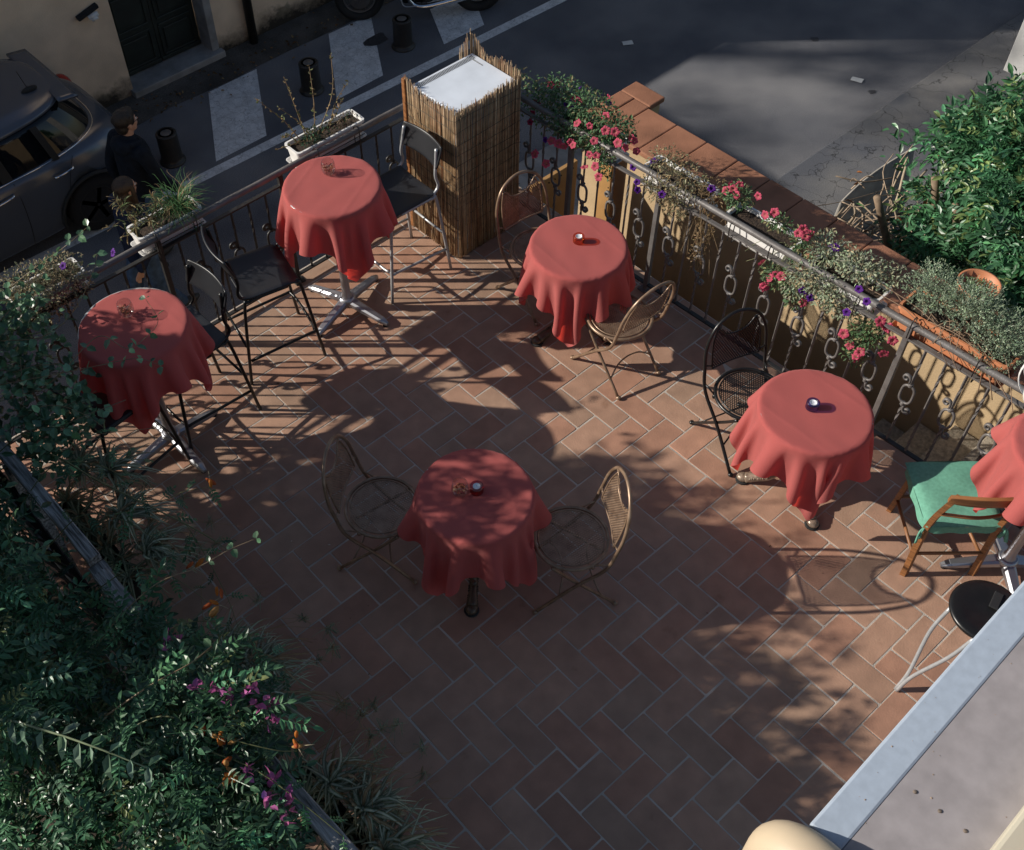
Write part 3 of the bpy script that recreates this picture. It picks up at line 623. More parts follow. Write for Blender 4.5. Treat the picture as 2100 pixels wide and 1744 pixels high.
def cast_base(t, h, angs, m):
    b = MB(); b.lathe([(0.03, 0.15), (0.055, 0.17), (0.062, 0.20), (0.05, 0.225), (0.058, 0.245), (0.045, 0.27), (0.034, 0.30), (0.040, 0.33), (0.030, 0.36), (0.027, 0.55), (0.04, 0.58), (0.027, 0.61), (0.03, h - 0.05), (0.10, h - 0.035), (0.10, h - 0.028)], n=18)
    obj('column', b, m, t, world=False)
    for a in angs:
        c, s = math.cos(a), math.sin(a); b = MB()
        P = spline([(0.03, 0.20), (0.08, 0.155), (0.13, 0.085), (0.19, 0.055), (0.245, 0.028)], 5)
        b.tube([(p[0] * c, p[0] * s, p[1]) for p in P], [0.034 - 0.010 * math.sin(PI * i / (len(P) - 1)) for i in range(len(P))], 10)
        b.ell((0.262 * c, 0.262 * s, 0.026), (0.040, 0.034, 0.026), 12, 8, rot=((c, -s, 0), (s, c, 0), (0, 0, 1)))
        for i in range(16):                                   # beaded edge
            p = P[int(i / 15 * (len(P) - 1))]
            for sg in (-1, 1): b.ell((p[0] * c - sg * 0.024 * s, p[0] * s + sg * 0.024 * c, p[1] + 0.012), (0.0065,) * 3, 6, 4)
        b.ell((0.135 * c, 0.135 * s, 0.098), (0.026, 0.026, 0.02), 10, 6)
        o = obj('leg', b, m, t, world=False)
        f = MB(); f.lathe([(0.042, 0), (0.044, 0.008), (0.036, 0.012)], (0.262 * c, 0.262 * s, 0), 12); obj('foot', f, M['rubber'], o, world=False)
RT = 0.302
def top_disc(t, h):
    b = MB(); b.lathe([(0.0, h - 0.03), (RT - 0.004, h - 0.03), (RT, h - 0.02), (RT, h - 0.008), (RT - 0.006, h - 0.003), (0, h - 0.003)], n=48); obj('tabletop', b, M['grey_tube'], t, world=False)

def drape(h, half, rot, seed, R_=RT + 0.004, N=71, steps=190):
    """a square cloth let fall over a round top: position based dynamics"""
    g = np.random.default_rng(seed); s = np.linspace(-half, half, N); X, Y = np.meshgrid(s, s, indexing='ij')
    c, sn = math.cos(rot), math.sin(rot); off = g.normal(0, 0.008, 2)
    P = np.stack([X * c - Y * sn + off[0], X * sn + Y * c + off[1], np.full_like(X, h + 0.001)], -1)
    rad = np.hypot(P[..., 0], P[..., 1]); fix = rad < R_ - 0.006
    P[..., 2] += np.where(fix, 0, g.normal(0, 0.004, X.shape))
    wgt = np.where(fix, 0.0, 1.0); prev = P.copy(); hs = s[1] - s[0]
    cons = []
    for dx, dy in ((1, 0), (0, 1), (1, 1), (1, -1), (2, 0), (0, 2), (5, 0), (0, 5)):
        L0 = hs * math.hypot(dx, dy); kst = 1.0 if (dx + abs(dy)) == 1 else (0.30 if dx <= 1 and abs(dy) == 1 else (0.16 if max(dx, dy) == 2 else 0.035))
        for par in (0, 1):
            st = 2 * max(dx, 1) if dx else 1
            ii = np.arange(N)
            if dx:
                i0 = ii[(ii // dx) % 2 == par]; i0 = i0[i0 + dx < N]; j0 = np.arange(max(0, -dy), N - max(0, dy))
            else:
                j0 = ii[(ii // dy) % 2 == par]; j0 = j0[j0 + dy < N]; i0 = np.arange(N)
            cons.append((np.ix_(i0, j0), np.ix_(i0 + dx, j0 + dy), L0, kst))
    ph = g.uniform(0, 6.28, 4)
    th = np.arctan2(P[..., 1], P[..., 0])
    for it in range(steps):
        v = (P - prev) * 0.965; prev = P.copy()
        P = P + v * wgt[..., None]; P[..., 2] -= wgt * 0.00085
        if it < 60:      # a slight uneven draught starts the folds
            k = 0.00022 * (1.3 * np.sin(4 * th + ph[0]) + 0.8 * np.sin(7 * th + ph[1]) + 0.3 * np.sin(11 * th + ph[2])) * wgt
            P[..., 0] += k * np.cos(th + 1.2); P[..., 1] += k * np.sin(th + 1.2)
        for _ in range(9):
            for a, b_, L0, kst in cons:
                d = P[b_] - P[a]; L = np.linalg.norm(d, axis=-1); wa, wb = wgt[a], wgt[b_]; ws = np.maximum(wa + wb, 1e-9)
                cor = (kst * (L - L0) / np.maximum(L, 1e-9) / ws)[..., None] * d
                P[a] += cor * wa[..., None]; P[b_] -= cor * wb[..., None]
            r = np.hypot(P[..., 0], P[..., 1]); ins = (r < R_ + 0.002) & (wgt > 0)
            below = ins & (P[..., 2] < h) & (P[..., 2] > h - 0.5); near_top = below & (P[..., 2] > h - 0.012) & (r < R_ - 0.010)
            P[..., 2] = np.where(near_top, h, P[..., 2])
            side = below & ~near_top; sc_ = np.where(side, (R_ + 0.002) / np.maximum(r, 1e-6), 1.0)
            P[..., 0] *= sc_; P[..., 1] *= sc_
    return P
def cloth(label, group, c, h, rot, seed, half=0.56):
    P = drape(h, half, rot, seed); N = P.shape[0]
    cr = rot
    u = (P[..., 0] * math.cos(cr) + P[..., 1] * math.sin(cr))
    b = MB(); V = P.reshape(-1, 3).copy()
    s = np.linspace(-half, half, N); SX, SY = np.meshgrid(s, s, indexing='ij')
    for q in (-half / 3, half / 3):                              # ironed fold lines
        for A in (SX,): V[:, 2] += (0.0030 * np.exp(-((A - q) / 0.007) ** 2)).ravel()
    g_ = np.random.default_rng(seed + 50); wr = np.zeros_like(SX)
    for _ in range(14): k_, a_ = g_.uniform(14, 60), g_.uniform(0, 6.28); wr += np.sin(k_ * (SX * math.cos(a_) + SY * math.sin(a_)) + g_.uniform(0, 6.28)) * 0.00045 * (30 / k_)
    V[:, 2] += wr.ravel() + 0.0014
    V += np.array([c[0], c[1], 0])
    F = [(i * N + j, (i + 1) * N + j, (i + 1) * N + j + 1, i * N + j + 1) for i in range(N - 1) for j in range(N - 1)]
    b.add(V, F, None, True); o = obj('tablecloth', b, M['cloth'], None, loc=(c[0], c[1], h - 0.4))
    sb = o.modifiers.new('smooth', 'SUBSURF'); sb.levels = 1; sb.render_levels = 1
    return tag(o, label, 'tablecloth', group)
TG = 'tablecloths on the terrace tables'
HB, HL = 1.06, 0.74
for (x, y, a0, lab) in ((0.99, 2.43, 15, 'tall bar table on four aluminium feet left of the reed cabinet'),
                        (-0.55, 2.23, 3, 'tall bar table on four aluminium feet at the left end under the vine stems'),
                        (2.42, -1.66, 47, 'tall aluminium footed bar table at the right edge beside the green cushion chair')):
    t = thing('bar_table', lab, 'table', (x, y, 0), 0, 'tall bar tables'); bar_base(t, HB, R(a0)); top_disc(t, HB)
for (x, y, angs, m, lab) in ((1.97, -0.54, (120, 250, 5), 'bronze_iron', 'low round table on beige cast iron legs next to the black mesh chair'),
                             (1.97, 1.25, (165, -66, 50), 'dark_bronze', 'low round table on dark cast iron legs next to the reed cabinet'),
                             (0.236, 0.278, (223, 103, -17), 'dark_bronze', 'low round table on dark cast iron legs in the shaded middle of the terrace')):
    t = thing('cafe_table', lab, 'table', (x, y, 0), 0, 'low round cafe tables'); cast_base(t, HL, [R(a_) for a_ in angs], M[m]); top_disc(t, HL)
cloth('fully sunlit coral cloth on the tall bar table left of the reed cabinet', TG, (0.99, 2.43), HB, R(-63), 11)
cloth('coral cloth dappled with leaf shade on the tall table at the left under vine stems', TG, (-0.55, 2.22), HB, R(3), 12)
cloth('coral cloth draped over the tall table cut off by the right edge', TG, (2.42, -1.66), HB, R(0), 13)
cloth('sunlit coral cloth with a dark blue candle holder on it', TG, (1.97, -0.54), HL, R(0), 24)
cloth('sunlit coral cloth with an amber candle holder on it', TG, (1.97, 1.25), HL, R(-6), 15)
cloth('coral cloth mostly in shade with a glass and a red candle holder on it', TG, (0.236, 0.278), HL, R(-35), 26)

# ------------------------------------------------------------------ glasses and candles
def tumbler(c, label, seed):
    t = thing('glass_bowl', label, 'glass', c, 0, 'potpourri glasses'); g = np.random.default_rng(seed)
    b = MB(); b.lathe([(0.0, 0.0), (0.024, 0.0), (0.036, 0.012), (0.045, 0.038), (0.045, 0.060), (0.039, 0.094), (0.0375, 0.0955), (0.036, 0.094), (0.043, 0.060), (0.043, 0.039), (0.034, 0.017), (0.0, 0.013)], n=32); obj('glass', b, M['clear_glass'], t, world=False)
    b = MB()
    for k in range(90):
        p = g.normal(0, 1, 3); p /= np.linalg.norm(p); p = p * g.uniform(0.2, 1) ** 0.5 * np.array([0.034, 0.034, 0.024]) + np.array([0, 0, 0.042])
        s = g.uniform(0.004, 0.009); q = Matrix.Rotation(g.uniform(0, 6.28), 3, g.normal(0, 1, 3).tolist())
        V = np.array([(-s, -s * .6, 0), (s, -s * .5, s * .3), (s * .8, s * .6, -s * .2), (-s * .7, s * .7, s * .3), (0, 0, s * .5)]) @ np.array(q).T + p
        b.add(V, [(0, 1, 4), (1, 2, 4), (2, 3, 4), (3, 0, 4)], [(0.28, 0.08, 0.04), (0.45, 0.15, 0.06), (0.14, 0.05, 0.03), (0.42, 0.27, 0.16), (0.32, 0.05, 0.05)][k % 5])
    obj('potpourri', b, M['potpourri'], t, world=False)
CZ = 0.0035
tumbler((1.045, 2.53, HB + CZ), 'stemless glass of potpourri on the tall table left of the reed cabinet', 1)
tumbler((-0.53, 2.31, HB + CZ), 'stemless glass of potpourri on the dappled tall table at the left', 2)
tumbler((0.18, 0.33, HL + CZ), 'stemless glass of potpourri beside the red candle holder', 3)
def candle(c, label, gm):
    t = thing('candle_holder', label, 'candle', c, 0, 'glass candle holders')
    b = MB(); b.lathe([(0.0, 0), (0.030, 0), (0.035, 0.004), (0.0355, 0.010), (0.033, 0.013), (0.0355, 0.017), (0.036, 0.026), (0.0335, 0.030), (0.036, 0.034), (0.0355, 0.046), (0.032, 0.050), (0.0215, 0.047), (0.0215, 0.022), (0, 0.022)], n=32); obj('holder', b, gm, t, world=False)
    b = MB(); b.lathe([(0.0, 0.0225), (0.0195, 0.0225), (0.0195, 0.046), (0.0185, 0.046), (0.018, 0.0445), (0, 0.044)], n=24); o = obj('tealight', b, M['wax'], t, world=False)
    b = MB(); b.tube([(0, 0, 0.044), (0.001, 0, 0.051)], 0.001, 5); obj('wick', b, M['dark'], o, world=False)
candle((0.255, 0.285, HL + CZ), 'red glass candle holder with a white tealight beside the potpourri glass', M['red_glass'])
candle((1.995, 1.275, HL + CZ), 'amber glass candle holder with a white tealight, casting an orange shadow', M['orange_glass'])
candle((1.965, -0.515, HL + CZ), 'cobalt blue glass candle holder with a white tealight', M['blue_glass'])

# ================================================================== CHAIRS
def mesh_panel(b, inside, u0, u1, v0, v1, pitch, wd, place, ang=58):
    """diagonal expanded-metal strips clipped to an outline"""
    for sg in (1, -1):
        d = np.array([math.cos(R(ang)), sg * math.sin(R(ang))]); nn = np.array([-d[1], d[0]]); cc = np.array([(u0 + u1) / 2, (v0 + v1) / 2]); D_ = math.hypot(u1 - u0, v1 - v0) / 2
        k = -int(D_ / pitch) - 1
        while k * pitch <= D_:
            run = []
            for i in range(49):
                q = cc + nn * k * pitch + d * (-D_ + 2 * D_ * i / 48)
                if inside(q[0], q[1]): run.append(q)
                if (not inside(q[0], q[1]) or i == 48) and len(run) > 1:
                    V = []
                    rr = [run[0]] + run[2:-1:3] + [run[-1]]
                    for p in rr:
                        V += [place(*(p + nn * wd / 2)), place(*(p - nn * wd / 2))]
                    b.add(V, [(2 * j, 2 * j + 1, 2 * j + 3, 2 * j + 2) for j in range(len(rr) - 1)]); run = []
                elif not inside(q[0], q[1]): run = []
            k += 1
def bistro(label, loc, face, m, first=None):
    """round mesh seat, hooped mesh back, crossed folding legs; faces +y"""
    rz = math.atan2(face[1], face[0]) - PI / 2
    if first is not None: return dup(first, loc, rz, label)
    t = thing('bistro_chair', label, 'chair', loc, rz, 'round mesh bistro chairs')
    SZ, SR = 0.445, 0.198; O = lambda n, b, p=t: obj(n, b, m, p, world=False)
    b = MB(); b.tube([(SR * math.cos(2 * PI * i / 40), SR * math.sin(2 * PI * i / 40), SZ) for i in range(40)], 0.011, 8, closed=True)
    b.tube([((SR - 0.022) * math.cos(2 * PI * i / 40), (SR - 0.022) * math.sin(2 * PI * i / 40), SZ + 0.004) for i in range(40)], 0.005, 6, closed=True); so_ = O('seat', b)
    b = MB(); mesh_panel(b, lambda u, v: u * u + v * v < (SR - 0.02) ** 2, -SR, SR, -SR, SR, 0.0125, 0.0052, lambda u, v: (u, v, SZ + 0.005 - 0.012 * (1 - (u * u + v * v) / SR ** 2))); O('seat_mesh', b, so_)
    # back hoop runs down past the seat into the front feet
    lean = lambda z: -0.165 - 0.095 * (z - SZ) / 0.45 if z > SZ else -0.165 + (SZ - z) * 0.86
    hw = lambda z: 0.19
    P = []
    left = [(-0.175, lean(0.02), 0.012), (-0.185, lean(0.25), 0.25), (-0.205, lean(0.42), 0.42), (-0.205, lean(0.58), 0.58), (-0.195, lean(0.72), 0.72)]
    top = [(-0.13, lean(0.84), 0.845), (0.0, lean(0.895), 0.895), (0.13, lean(0.84), 0.845)]
    pts = left + top + [(-x, y, z) for x, y, z in left[::-1]]
    b = MB(); b.tube(spline(pts, 5), 0.0105, 8); O('back_frame', b)
    def bp_(u, v): z = 0.545 + v; return (u, lean(z) + 0.004 - 0.030 * (1 - (u / 0.17) ** 2) * 0.5, z)
    def inb(u, v): 
        if v < 0.012 + 0.05 * (abs(u) / 0.17) ** 2 * 0: return False
        w_ = 0.160 * (1 - max(0, (v - 0.12) / 0.26) ** 2.2 * 0.55)
        return abs(u) < w_ and v < 0.205 + 0.085 * (abs(u) / 0.13) ** 1.5 * (1 if abs(u) < 0.13 else 0.6)
    b = MB(); mesh_panel(b, inb, -0.17, 0.17, 0.0, 0.30, 0.0125, 0.0052, bp_); O('back_mesh', b)
    b = MB()
    ol = [bp_(-0.158, 0.012), bp_(-0.160, 0.10), bp_(-0.152, 0.19), bp_(-0.125, 0.275)]
    b.tube(spline(ol, 4), 0.0055, 6); b.tube(spline([(-x, y, z) for x, y, z in ol], 4), 0.0055, 6)
    b.tube(spline([bp_(-0.125, 0.275), bp_(-0.07, 0.215), bp_(0, 0.20), bp_(0.07, 0.215), bp_(0.125, 0.275)], 4), 0.0055, 6)
    b.tube(spline([bp_(-0.158, 0.012), bp_(0, 0.012), bp_(0.158, 0.012)], 4), 0.0055, 6)
    for sg in (-1, 1): b.tube([bp_(sg * 0.125, 0.275), (sg * 0.155, lean(0.82), 0.82)], 0.005, 6); b.tube([bp_(sg * 0.158, 0.03), (sg * 0.203, lean(0.59), 0.59)], 0.005, 6)
    O('back_rim', b)
    for sg in (-1, 1):
        b = MB(); b.tube(spline([(sg * 0.165, 0.13, SZ - 0.012), (sg * 0.170, 0.02, 0.30), (sg * 0.172, -0.235, 0.012)], 5), 0.0095, 8); lg = O('leg', b)
        f = MB(); f.ell((sg * 0.172, -0.238, 0.013), (0.017, 0.017, 0.013), 10, 6); O('foot', f, lg)
        f = MB(); f.ell((sg * 0.175, lean(0.02) + 0.004, 0.013), (0.017, 0.017, 0.013), 10, 6); O('foot', f, lg)
    for yb, zb, yo in ((-0.15, 0.115, 0.03), (lean(0.16), 0.16, -0.03)):
        b = MB(); b.tube(spline([(-0.172, yb, zb), (-0.09, yb + yo, zb + 0.05), (0, yb + yo * 1.3, zb + 0.065), (0.09, yb + yo, zb + 0.05), (0.172, yb, zb)], 4), 0.0055, 6); O('stretcher', b)
    b = MB()
    for sg in (-1, 1): b.tube([(sg * 0.205, lean(0.47), 0.47), (sg * 0.185, -0.09, SZ)], 0.006, 6); b.ell((sg * 0.19, -0.08, SZ - 0.01), (0.010, 0.012, 0.016), 8, 6)
    O('hinge', b)
    return t
c0 = bistro('bronze mesh bistro chair standing in the sun below the amber candle table', (1.945, 0.84, 0), (0.08, 1.0), M['gold_metal'])
bistro('bronze mesh bistro chair close against the reed wrapped cabinet', (2.02, 1.62, 0), (-0.10, -1.0), M['gold_metal'], c0)
bistro('bronze mesh bistro chair on the left of the shaded table, by the spider plants', (-0.055, 0.715, 0), (0.60, -0.80), M['gold_metal'], c0)
bistro('bronze mesh chair right of the shaded table, its hooped back catching the sun', (0.565, -0.115, 0), (-0.82, 0.57), M['gold_metal'], c0)
bistro('black mesh bistro chair at the table with the blue candle, beside the railing', (2.035, -0.105, 0), (-0.30, -0.95), M['black_metal'])

def bar_stool(label, loc, face, m, first=None):
    rz = math.atan2(face[1], face[0]) - PI / 2
    if first is not None: return dup(first, loc, rz, label)
    t = thing('bar_stool', label, 'stool', loc, rz, 'high-backed bar stools'); O = lambda n, b, p=t, mm=m: obj(n, b, mm, p, world=False)
    SZ = 0.70
    def seat(u, v):
        x = (u - 0.5) * 0.40; y = 0.19 - 0.38 * v; zz = SZ - 0.010 * (1 - (2 * (u - 0.5)) ** 2) - (0.030 * max(0, (y - 0.12) / 0.07) ** 2) + 0.012 * max(0, (-y - 0.12) / 0.07) ** 2
        k = 1 - 0.06 * max(0, (abs(y) - 0.14) / 0.05) ** 2; return (x * k, y, zz)
    b = MB(); b.grid(seat, 12, 12); o = O('seat', b, t, M['black_seat']); s_ = o.modifiers.new('thickness', 'SOLIDIFY'); s_.thickness = 0.014; s_.offset = 0; bv = o.modifiers.new('edge', 'BEVEL'); bv.width = 0.005; bv.segments = 2; bv.limit_method = 'ANGLE'
    def back(u, v):
        x = (u - 0.5) * 0.40; z = 0.885 + 0.150 * v; y = -0.235 - 0.05 * v + 0.034 * (2 * (u - 0.5)) ** 2
        k = 1 - 0.05 * abs(2 * v - 1) ** 4; return (x * k, y, z)
    b = MB(); b.grid(back, 14, 8); o = O('backrest', b, t, M['black_seat']); s_ = o.modifiers.new('thickness', 'SOLIDIFY'); s_.thickness = 0.014; s_.offset = 0; bv = o.modifiers.new('edge', 'BEVEL'); bv.width = 0.005; bv.segments = 2; bv.limit_method = 'ANGLE'
    for sg in (-1, 1):
        b = MB(); b.tube(spline([(sg * 0.175, 0.16, SZ - 0.03), (sg * 0.185, 0.185, SZ - 0.06), (sg * 0.222, 0.255, 0.006)], 4), 0.011, 8); O('leg', b)
        b = MB(); b.tube(spline([(sg * 0.185, 0.10, SZ - 0.022), (sg * 0.187, -0.10, SZ - 0.022), (sg * 0.189, -0.16, SZ - 0.03), (sg * 0.192, -0.195, SZ - 0.075), (sg * 0.222, -0.27, 0.006)], 5), 0.011, 8); O('leg', b)
        b = MB(); b.tube(spline([(sg * 0.187, -0.06, SZ - 0.006), (sg * 0.187, -0.165, SZ + 0.0), (sg * 0.186, -0.215, SZ + 0.045), (sg * 0.180, -0.200, SZ + 0.13), (sg * 0.172, -0.215, SZ + 0.23), (sg * 0.165, -0.228, SZ + 0.32)], 5), 0.0105, 8); O('back_tube', b)
    b = MB(); b.tube(spline([(-0.212, -0.235, 0.20), (-0.208, 0.16, 0.235), (-0.19, 0.22, 0.24), (0, 0.232, 0.24), (0.19, 0.22, 0.24), (0.208, 0.16, 0.235), (0.212, -0.235, 0.20)], 5), 0.0095, 8); O('footrest', b)
    for P_ in ([(-0.185, 0.11, SZ - 0.022), (0.185, 0.11, SZ - 0.022)], [(-0.187, -0.11, SZ - 0.022), (0.187, -0.11, SZ - 0.022)], [(-0.205, -0.24, 0.33), (0.205, -0.24, 0.33)]): b = MB(); b.tube(P_, 0.009, 7); O('crossbar', b)
    return t
s0 = bar_stool('black bar stool on black tube legs between the two tall tables, facing the right one', (0.405, 2.455, 0), (0.97, -0.22), M['black_metal'])
bar_stool('black bar stool with grey sheen back, right of the dappled tall table', (-0.265, 2.30, 0), (-1, -0.03), M['black_metal'], s0)
bar_stool('black bar stool half hidden by vine stems, left of the dappled tall table', (-0.835, 2.20, 0), (1, 0.12), M['black_metal'], s0)
bar_stool('bar stool with black seat and pale grey tube legs beside the reed cabinet', (1.50, 2.47, 0), (-1, 0.02), M['grey_tube'])

# folding wooden chair with the green cushion
face = np.array([0.66, 0.75]); rz = math.atan2(face[1], face[0]) - PI / 2
t = thing('folding_chair', 'wooden folding chair with a tied green cushion beside the right hand bar table', 'chair', (2.27, -1.29, 0), rz)
O = lambda n, b, mm=M['wood'], p=t: obj(n, b, mm, p, world=False)
for sg in (-1, 1):
    b = MB(); P = [(sg * 0.185, -0.225, 0.0), (sg * 0.187, -0.19, 0.30), (sg * 0.187, -0.20, 0.46), (sg * 0.18, -0.30, 0.84)]
    P = [(sg * 0.187, 0.02 - 0.235, 0.0), (sg * 0.187, -0.20, 0.46), (sg * 0.18, -0.285, 0.84)]
    b.tube(spline(P, 6), 0.016, 4, twist=0, smooth=False, ry=1.5); O('rear_leg', b)
    b = MB(); b.tube([(sg * 0.16, 0.215, 0.0), (sg * 0.16, 0.16, 0.43)], 0.016, 4, smooth=False, ry=1.3); O('front_leg', b)
    b = MB(); b.tube([(sg * 0.15, 0.18, 0.425), (sg * 0.175, -0.20, 0.425)], 0.014, 6); O('side_rail', b); b = MB(); b.tube([(sg * 0.16, 0.20, 0.14), (sg * 0.18, -0.205, 0.17)], 0.010, 8); O('side_rail', b)
b = MB(); b.grid(lambda u, v: ((u - .5) * 0.44, -0.285 - 0.028 * (1 - (2 * u - 1) ** 2) - 0.01 * v, 0.795 + 0.075 * v - 0.012 * (2 * u - 1) ** 4 * (1 if v > .5 else -1)), 14, 4); o = O('top_rail', b); s_ = o.modifiers.new('thickness', 'SOLIDIFY'); s_.thickness = 0.02; s_.offset = 0; bv = o.modifiers.new('edge', 'BEVEL'); bv.width = 0.006; bv.segments = 2; bv.limit_method = 'ANGLE'
b = MB(); b.tube(spline([(-0.185, -0.235, 0.62), (0, -0.262, 0.62), (0.185, -0.235, 0.62)], 6), 0.011, 6); O('back_slat', b)
for P_ in ([(-0.187, -0.205, 0.20), (0.187, -0.205, 0.20)], [(-0.16, 0.20, 0.16), (0.16, 0.20, 0.16)]): b = MB(); b.tube(P_, 0.010, 8); O('crossbar', b)
def cush(u, v):
    x = (u - 0.5) * 2; y = (v - 0.5) * 2; k = (1 - abs(x) ** 6) * (1 - abs(y) ** 6)
    return (x * 0.205, y * 0.215 + 0.0, 0.465 + 0.030 * k ** 0.5 + 0.004 * math.sin(x * 5 + 1) * math.sin(y * 4))
b = MB(); b.grid(cush, 20, 20)
def skirt(u, v):
    a_ = 2 * PI * u; q = max(abs(math.cos(a_)), abs(math.sin(a_))); x = math.cos(a_) / q; y = math.sin(a_) / q; n_ = (abs(x) ** 8 + abs(y) ** 8) ** (-1 / 8)
    return (x * n_ * 0.206 * (1 + 0.02 * v * math.sin(9 * a_)), y * n_ * 0.216 * (1 + 0.02 * v * math.sin(11 * a_)), 0.468 - 0.058 * v)
b.grid(skirt, 60, 4, closed_u=True); cu = O('cushion', b, M['green_cloth'])
b = MB()
for sg in (-1, 1):
    for dx in (0.0, 0.03): b.tube(spline([(sg * 0.19, -0.19, 0.44), (sg * (0.215 + dx * .3), -0.215, 0.425), (sg * (0.205 + dx), -0.21 - dx, 0.36)], 4), 0.006, 5, ry=1.8)
O('tie', b, M['green_cloth'], cu)
# round black folding stool
t = thing('folding_stool', 'round black plastic stool with grey tube legs under the near ledge', 'stool', (1.66, -1.815, 0), R(160))
O = lambda n, b, mm: obj(n, b, mm, t, world=False)
b = MB(); SZ = 0.62
hx0, hx1, hy0, hy1 = -0.085, -0.035, -0.055, 0.055
b.lathe([(0.150, SZ - 0.03), (0.168, SZ - 0.028), (0.175, SZ - 0.012), (0.172, SZ), (0.155, SZ + 0.003), (0.10, SZ - 0.008), (0.0, SZ - 0.012)], n=40); O('seat', b, M['black_metal'])
b = MB(); b.box((-0.075, -0.03, SZ - 0.001), (0.10, 0.045, 0.012), rz=0.6, bev=0.004); b.box((-0.075, -0.03, SZ + 0.0055), (0.086, 0.034, 0.003), rz=0.6); O('handle_slot', b, M['dark'])
b = MB()
for sg in (-1, 1):
    pass
for a_ in (0.0, PI):
    c_, s_ = math.cos(a_), math.sin(a_)
    for e in (-1, 1):
        b = MB(); b.tube(spline([(0.13 * c_, e * .09 , SZ - 0.03), (0.20 * c_, e * .075, .42), (0.27 * c_, e * .015, .16), (0.31 * c_, 0.004 * e, .006)], 6), 0.0105, 8); O('leg', b, M['grey_tube'])
b = MB(); b.tube([(-0.19, 0.08, .45), (-.10, .06, SZ - .03)], 0.008, 7); O('brace', b, M['black_metal'])

# ================================================================== CABINET AND REED SCREEN
FX0, FX1, FY0, FY1, FH = 1.895, 2.425, 2.305, 2.735, 1.20
t = thing('drinks_cabinet', 'white topped drinks cabinet wrapped in a reed screen in the corner of the railing', 'cabinet', ((FX0 + FX1) / 2, (FY0 + FY1) / 2, 0))
b = MB(); b.box(((FX0 + FX1) / 2, (FY0 + FY1) / 2, 0.595), (FX1 - FX0 - 0.01, FY1 - FY0 - 0.01, 1.18), bev=0.008); obj('carcass', b, M['white_enamel'], t)
b = MB(); b.box(((FX0 + FX1) / 2, (FY0 + FY1) / 2, 1.19), (FX1 - FX0, FY1 - FY0, 0.022), bev=0.005); lid = obj('lid', b, M['white_enamel'], t)
b = MB()
for k in range(44): b.box((FX0 + 0.02 + k * (FX1 - FX0 - 0.05) / 43, FY1 - 0.040, 1.2018), (0.0055, 0.042, 0.0016))
obj('vent_slots', b, M['dark'], lid)
b = MB()
for k, (u, wv) in enumerate(((0, .03), (.035, .02), (.06, .012), (.077, .02))): b.box((FX1 - 0.05, FY1 - 0.06 - u - wv / 2, 1.2015), (0.012, wv, 0.001))
obj('maker_plate', b, M['grey_tube'], lid)
t = thing('reed_screen', 'split reed screen bound with dark wire around the white topped cabinet', 'screen', ((FX0 + FX1) / 2, (FY0 + FY1) / 2, 0))
def reeds(p0, p1, htop, n, out, name='reed_panel', skip=0.0):
    b = MB(); p0 = np.array(p0); p1 = np.array(p1); d = (p1 - p0); nn = np.array([out[0], out[1]], float)
    for k in range(n):
        u = (k + rng.uniform(-.4, .4)) / n; layer = rng.integers(0, 3) * 0.004; q = p0 + d * u + nn * layer; lean_ = rng.normal(0, 0.006)
        z1 = htop(u) + rng.normal(0, 0.016); z0 = 0.012 + abs(rng.normal(0, 0.006)); bow = rng.normal(0, 0.004)
        r = rng.uniform(0.0015, 0.0031); c = np.array([0.34, 0.225, 0.125]) * rng.uniform(0.5, 1.35)
        if rng.random() < 0.18: c = np.array([0.22, 0.10, 0.045]) * rng.uniform(.7, 1.3)
        if rng.random() < 0.15: c = np.array([0.52, 0.39, 0.24]) * rng.uniform(.8, 1.1)
        e = d / np.linalg.norm(d); flare = 0.025
        P = [(*(q + nn * flare * 0.5 - e * lean_), z0), (*(q + e * bow + nn * rng.normal(0.002, 0.002)), 0.45), (*(q + e * lean_ * .5), 0.9), (*(q + e * lean_ + nn * rng.normal(0, 0.003)), z1)]
        b.tube(P, [r, r, r * .95, r * .8], 5, col=np.clip(c, 0.02, 0.7))
    return obj(name, b, M['reed'], t)
o_ = 0.016
reeds((FX0 - o_, FY0 - o_), (FX1 + o_, FY0 - o_), lambda u: 1.225 - 0.01 * math.sin(5 * u), 260, (0, -1))
reeds((FX0 - o_, FY1 + 0.05), (FX0 - o_, FY0 - o_), lambda u: 1.245 - 0.05 * math.sin(PI * u), 230, (-1, 0))
reeds((FX1 + o_, FY0 - o_), (FX1 + o_, FY1 + o_), lambda u: 1.24 + 0.02 * math.sin(6 * u) + 0.10 * max(0, u - 0.72) / 0.28, 190, (1, 0))
reeds((FX1 + o_, FY1 + o_), (FX1 - 0.10, FY1 + o_), lambda u: 1.36 - 0.14 * u, 36, (0, 1))
b = MB()
for k in range(13):
    z = 0.10 + 0.088 * k; P = []
    for (p, q_) in (((FX0 - o_ - 0.012, FY1 + 0.05), (FX0 - o_ - 0.012, FY0 - o_ - 0.012)), ((FX0 - o_ - 0.012, FY0 - o_ - 0.012), (FX1 + o_ + 0.012, FY0 - o_ - 0.012)), ((FX1 + o_ + 0.012, FY0 - o_ - 0.012), (FX1 + o_ + 0.012, FY1 + o_))):
        for i in range(10):
            u = i / 10; P.append((p[0] + (q_[0] - p[0]) * u, p[1] + (q_[1] - p[1]) * u, z + 0.008 * math.sin(3 * u + k * 1.7) + 0.005 * mnoise.noise((u * 9, k, 0)) + 0.012 * (k % 2) * u))
    b.tube(P, 0.0016, 4)
obj('binding_wires', b, M['wire'], t)
b = MB(); b.box((FX0 - 0.02, FY1 + 0.045, 0.62), (0.035, 0.03, 1.24), bev=0.003); obj('end_batten', b, M['wood'], t)
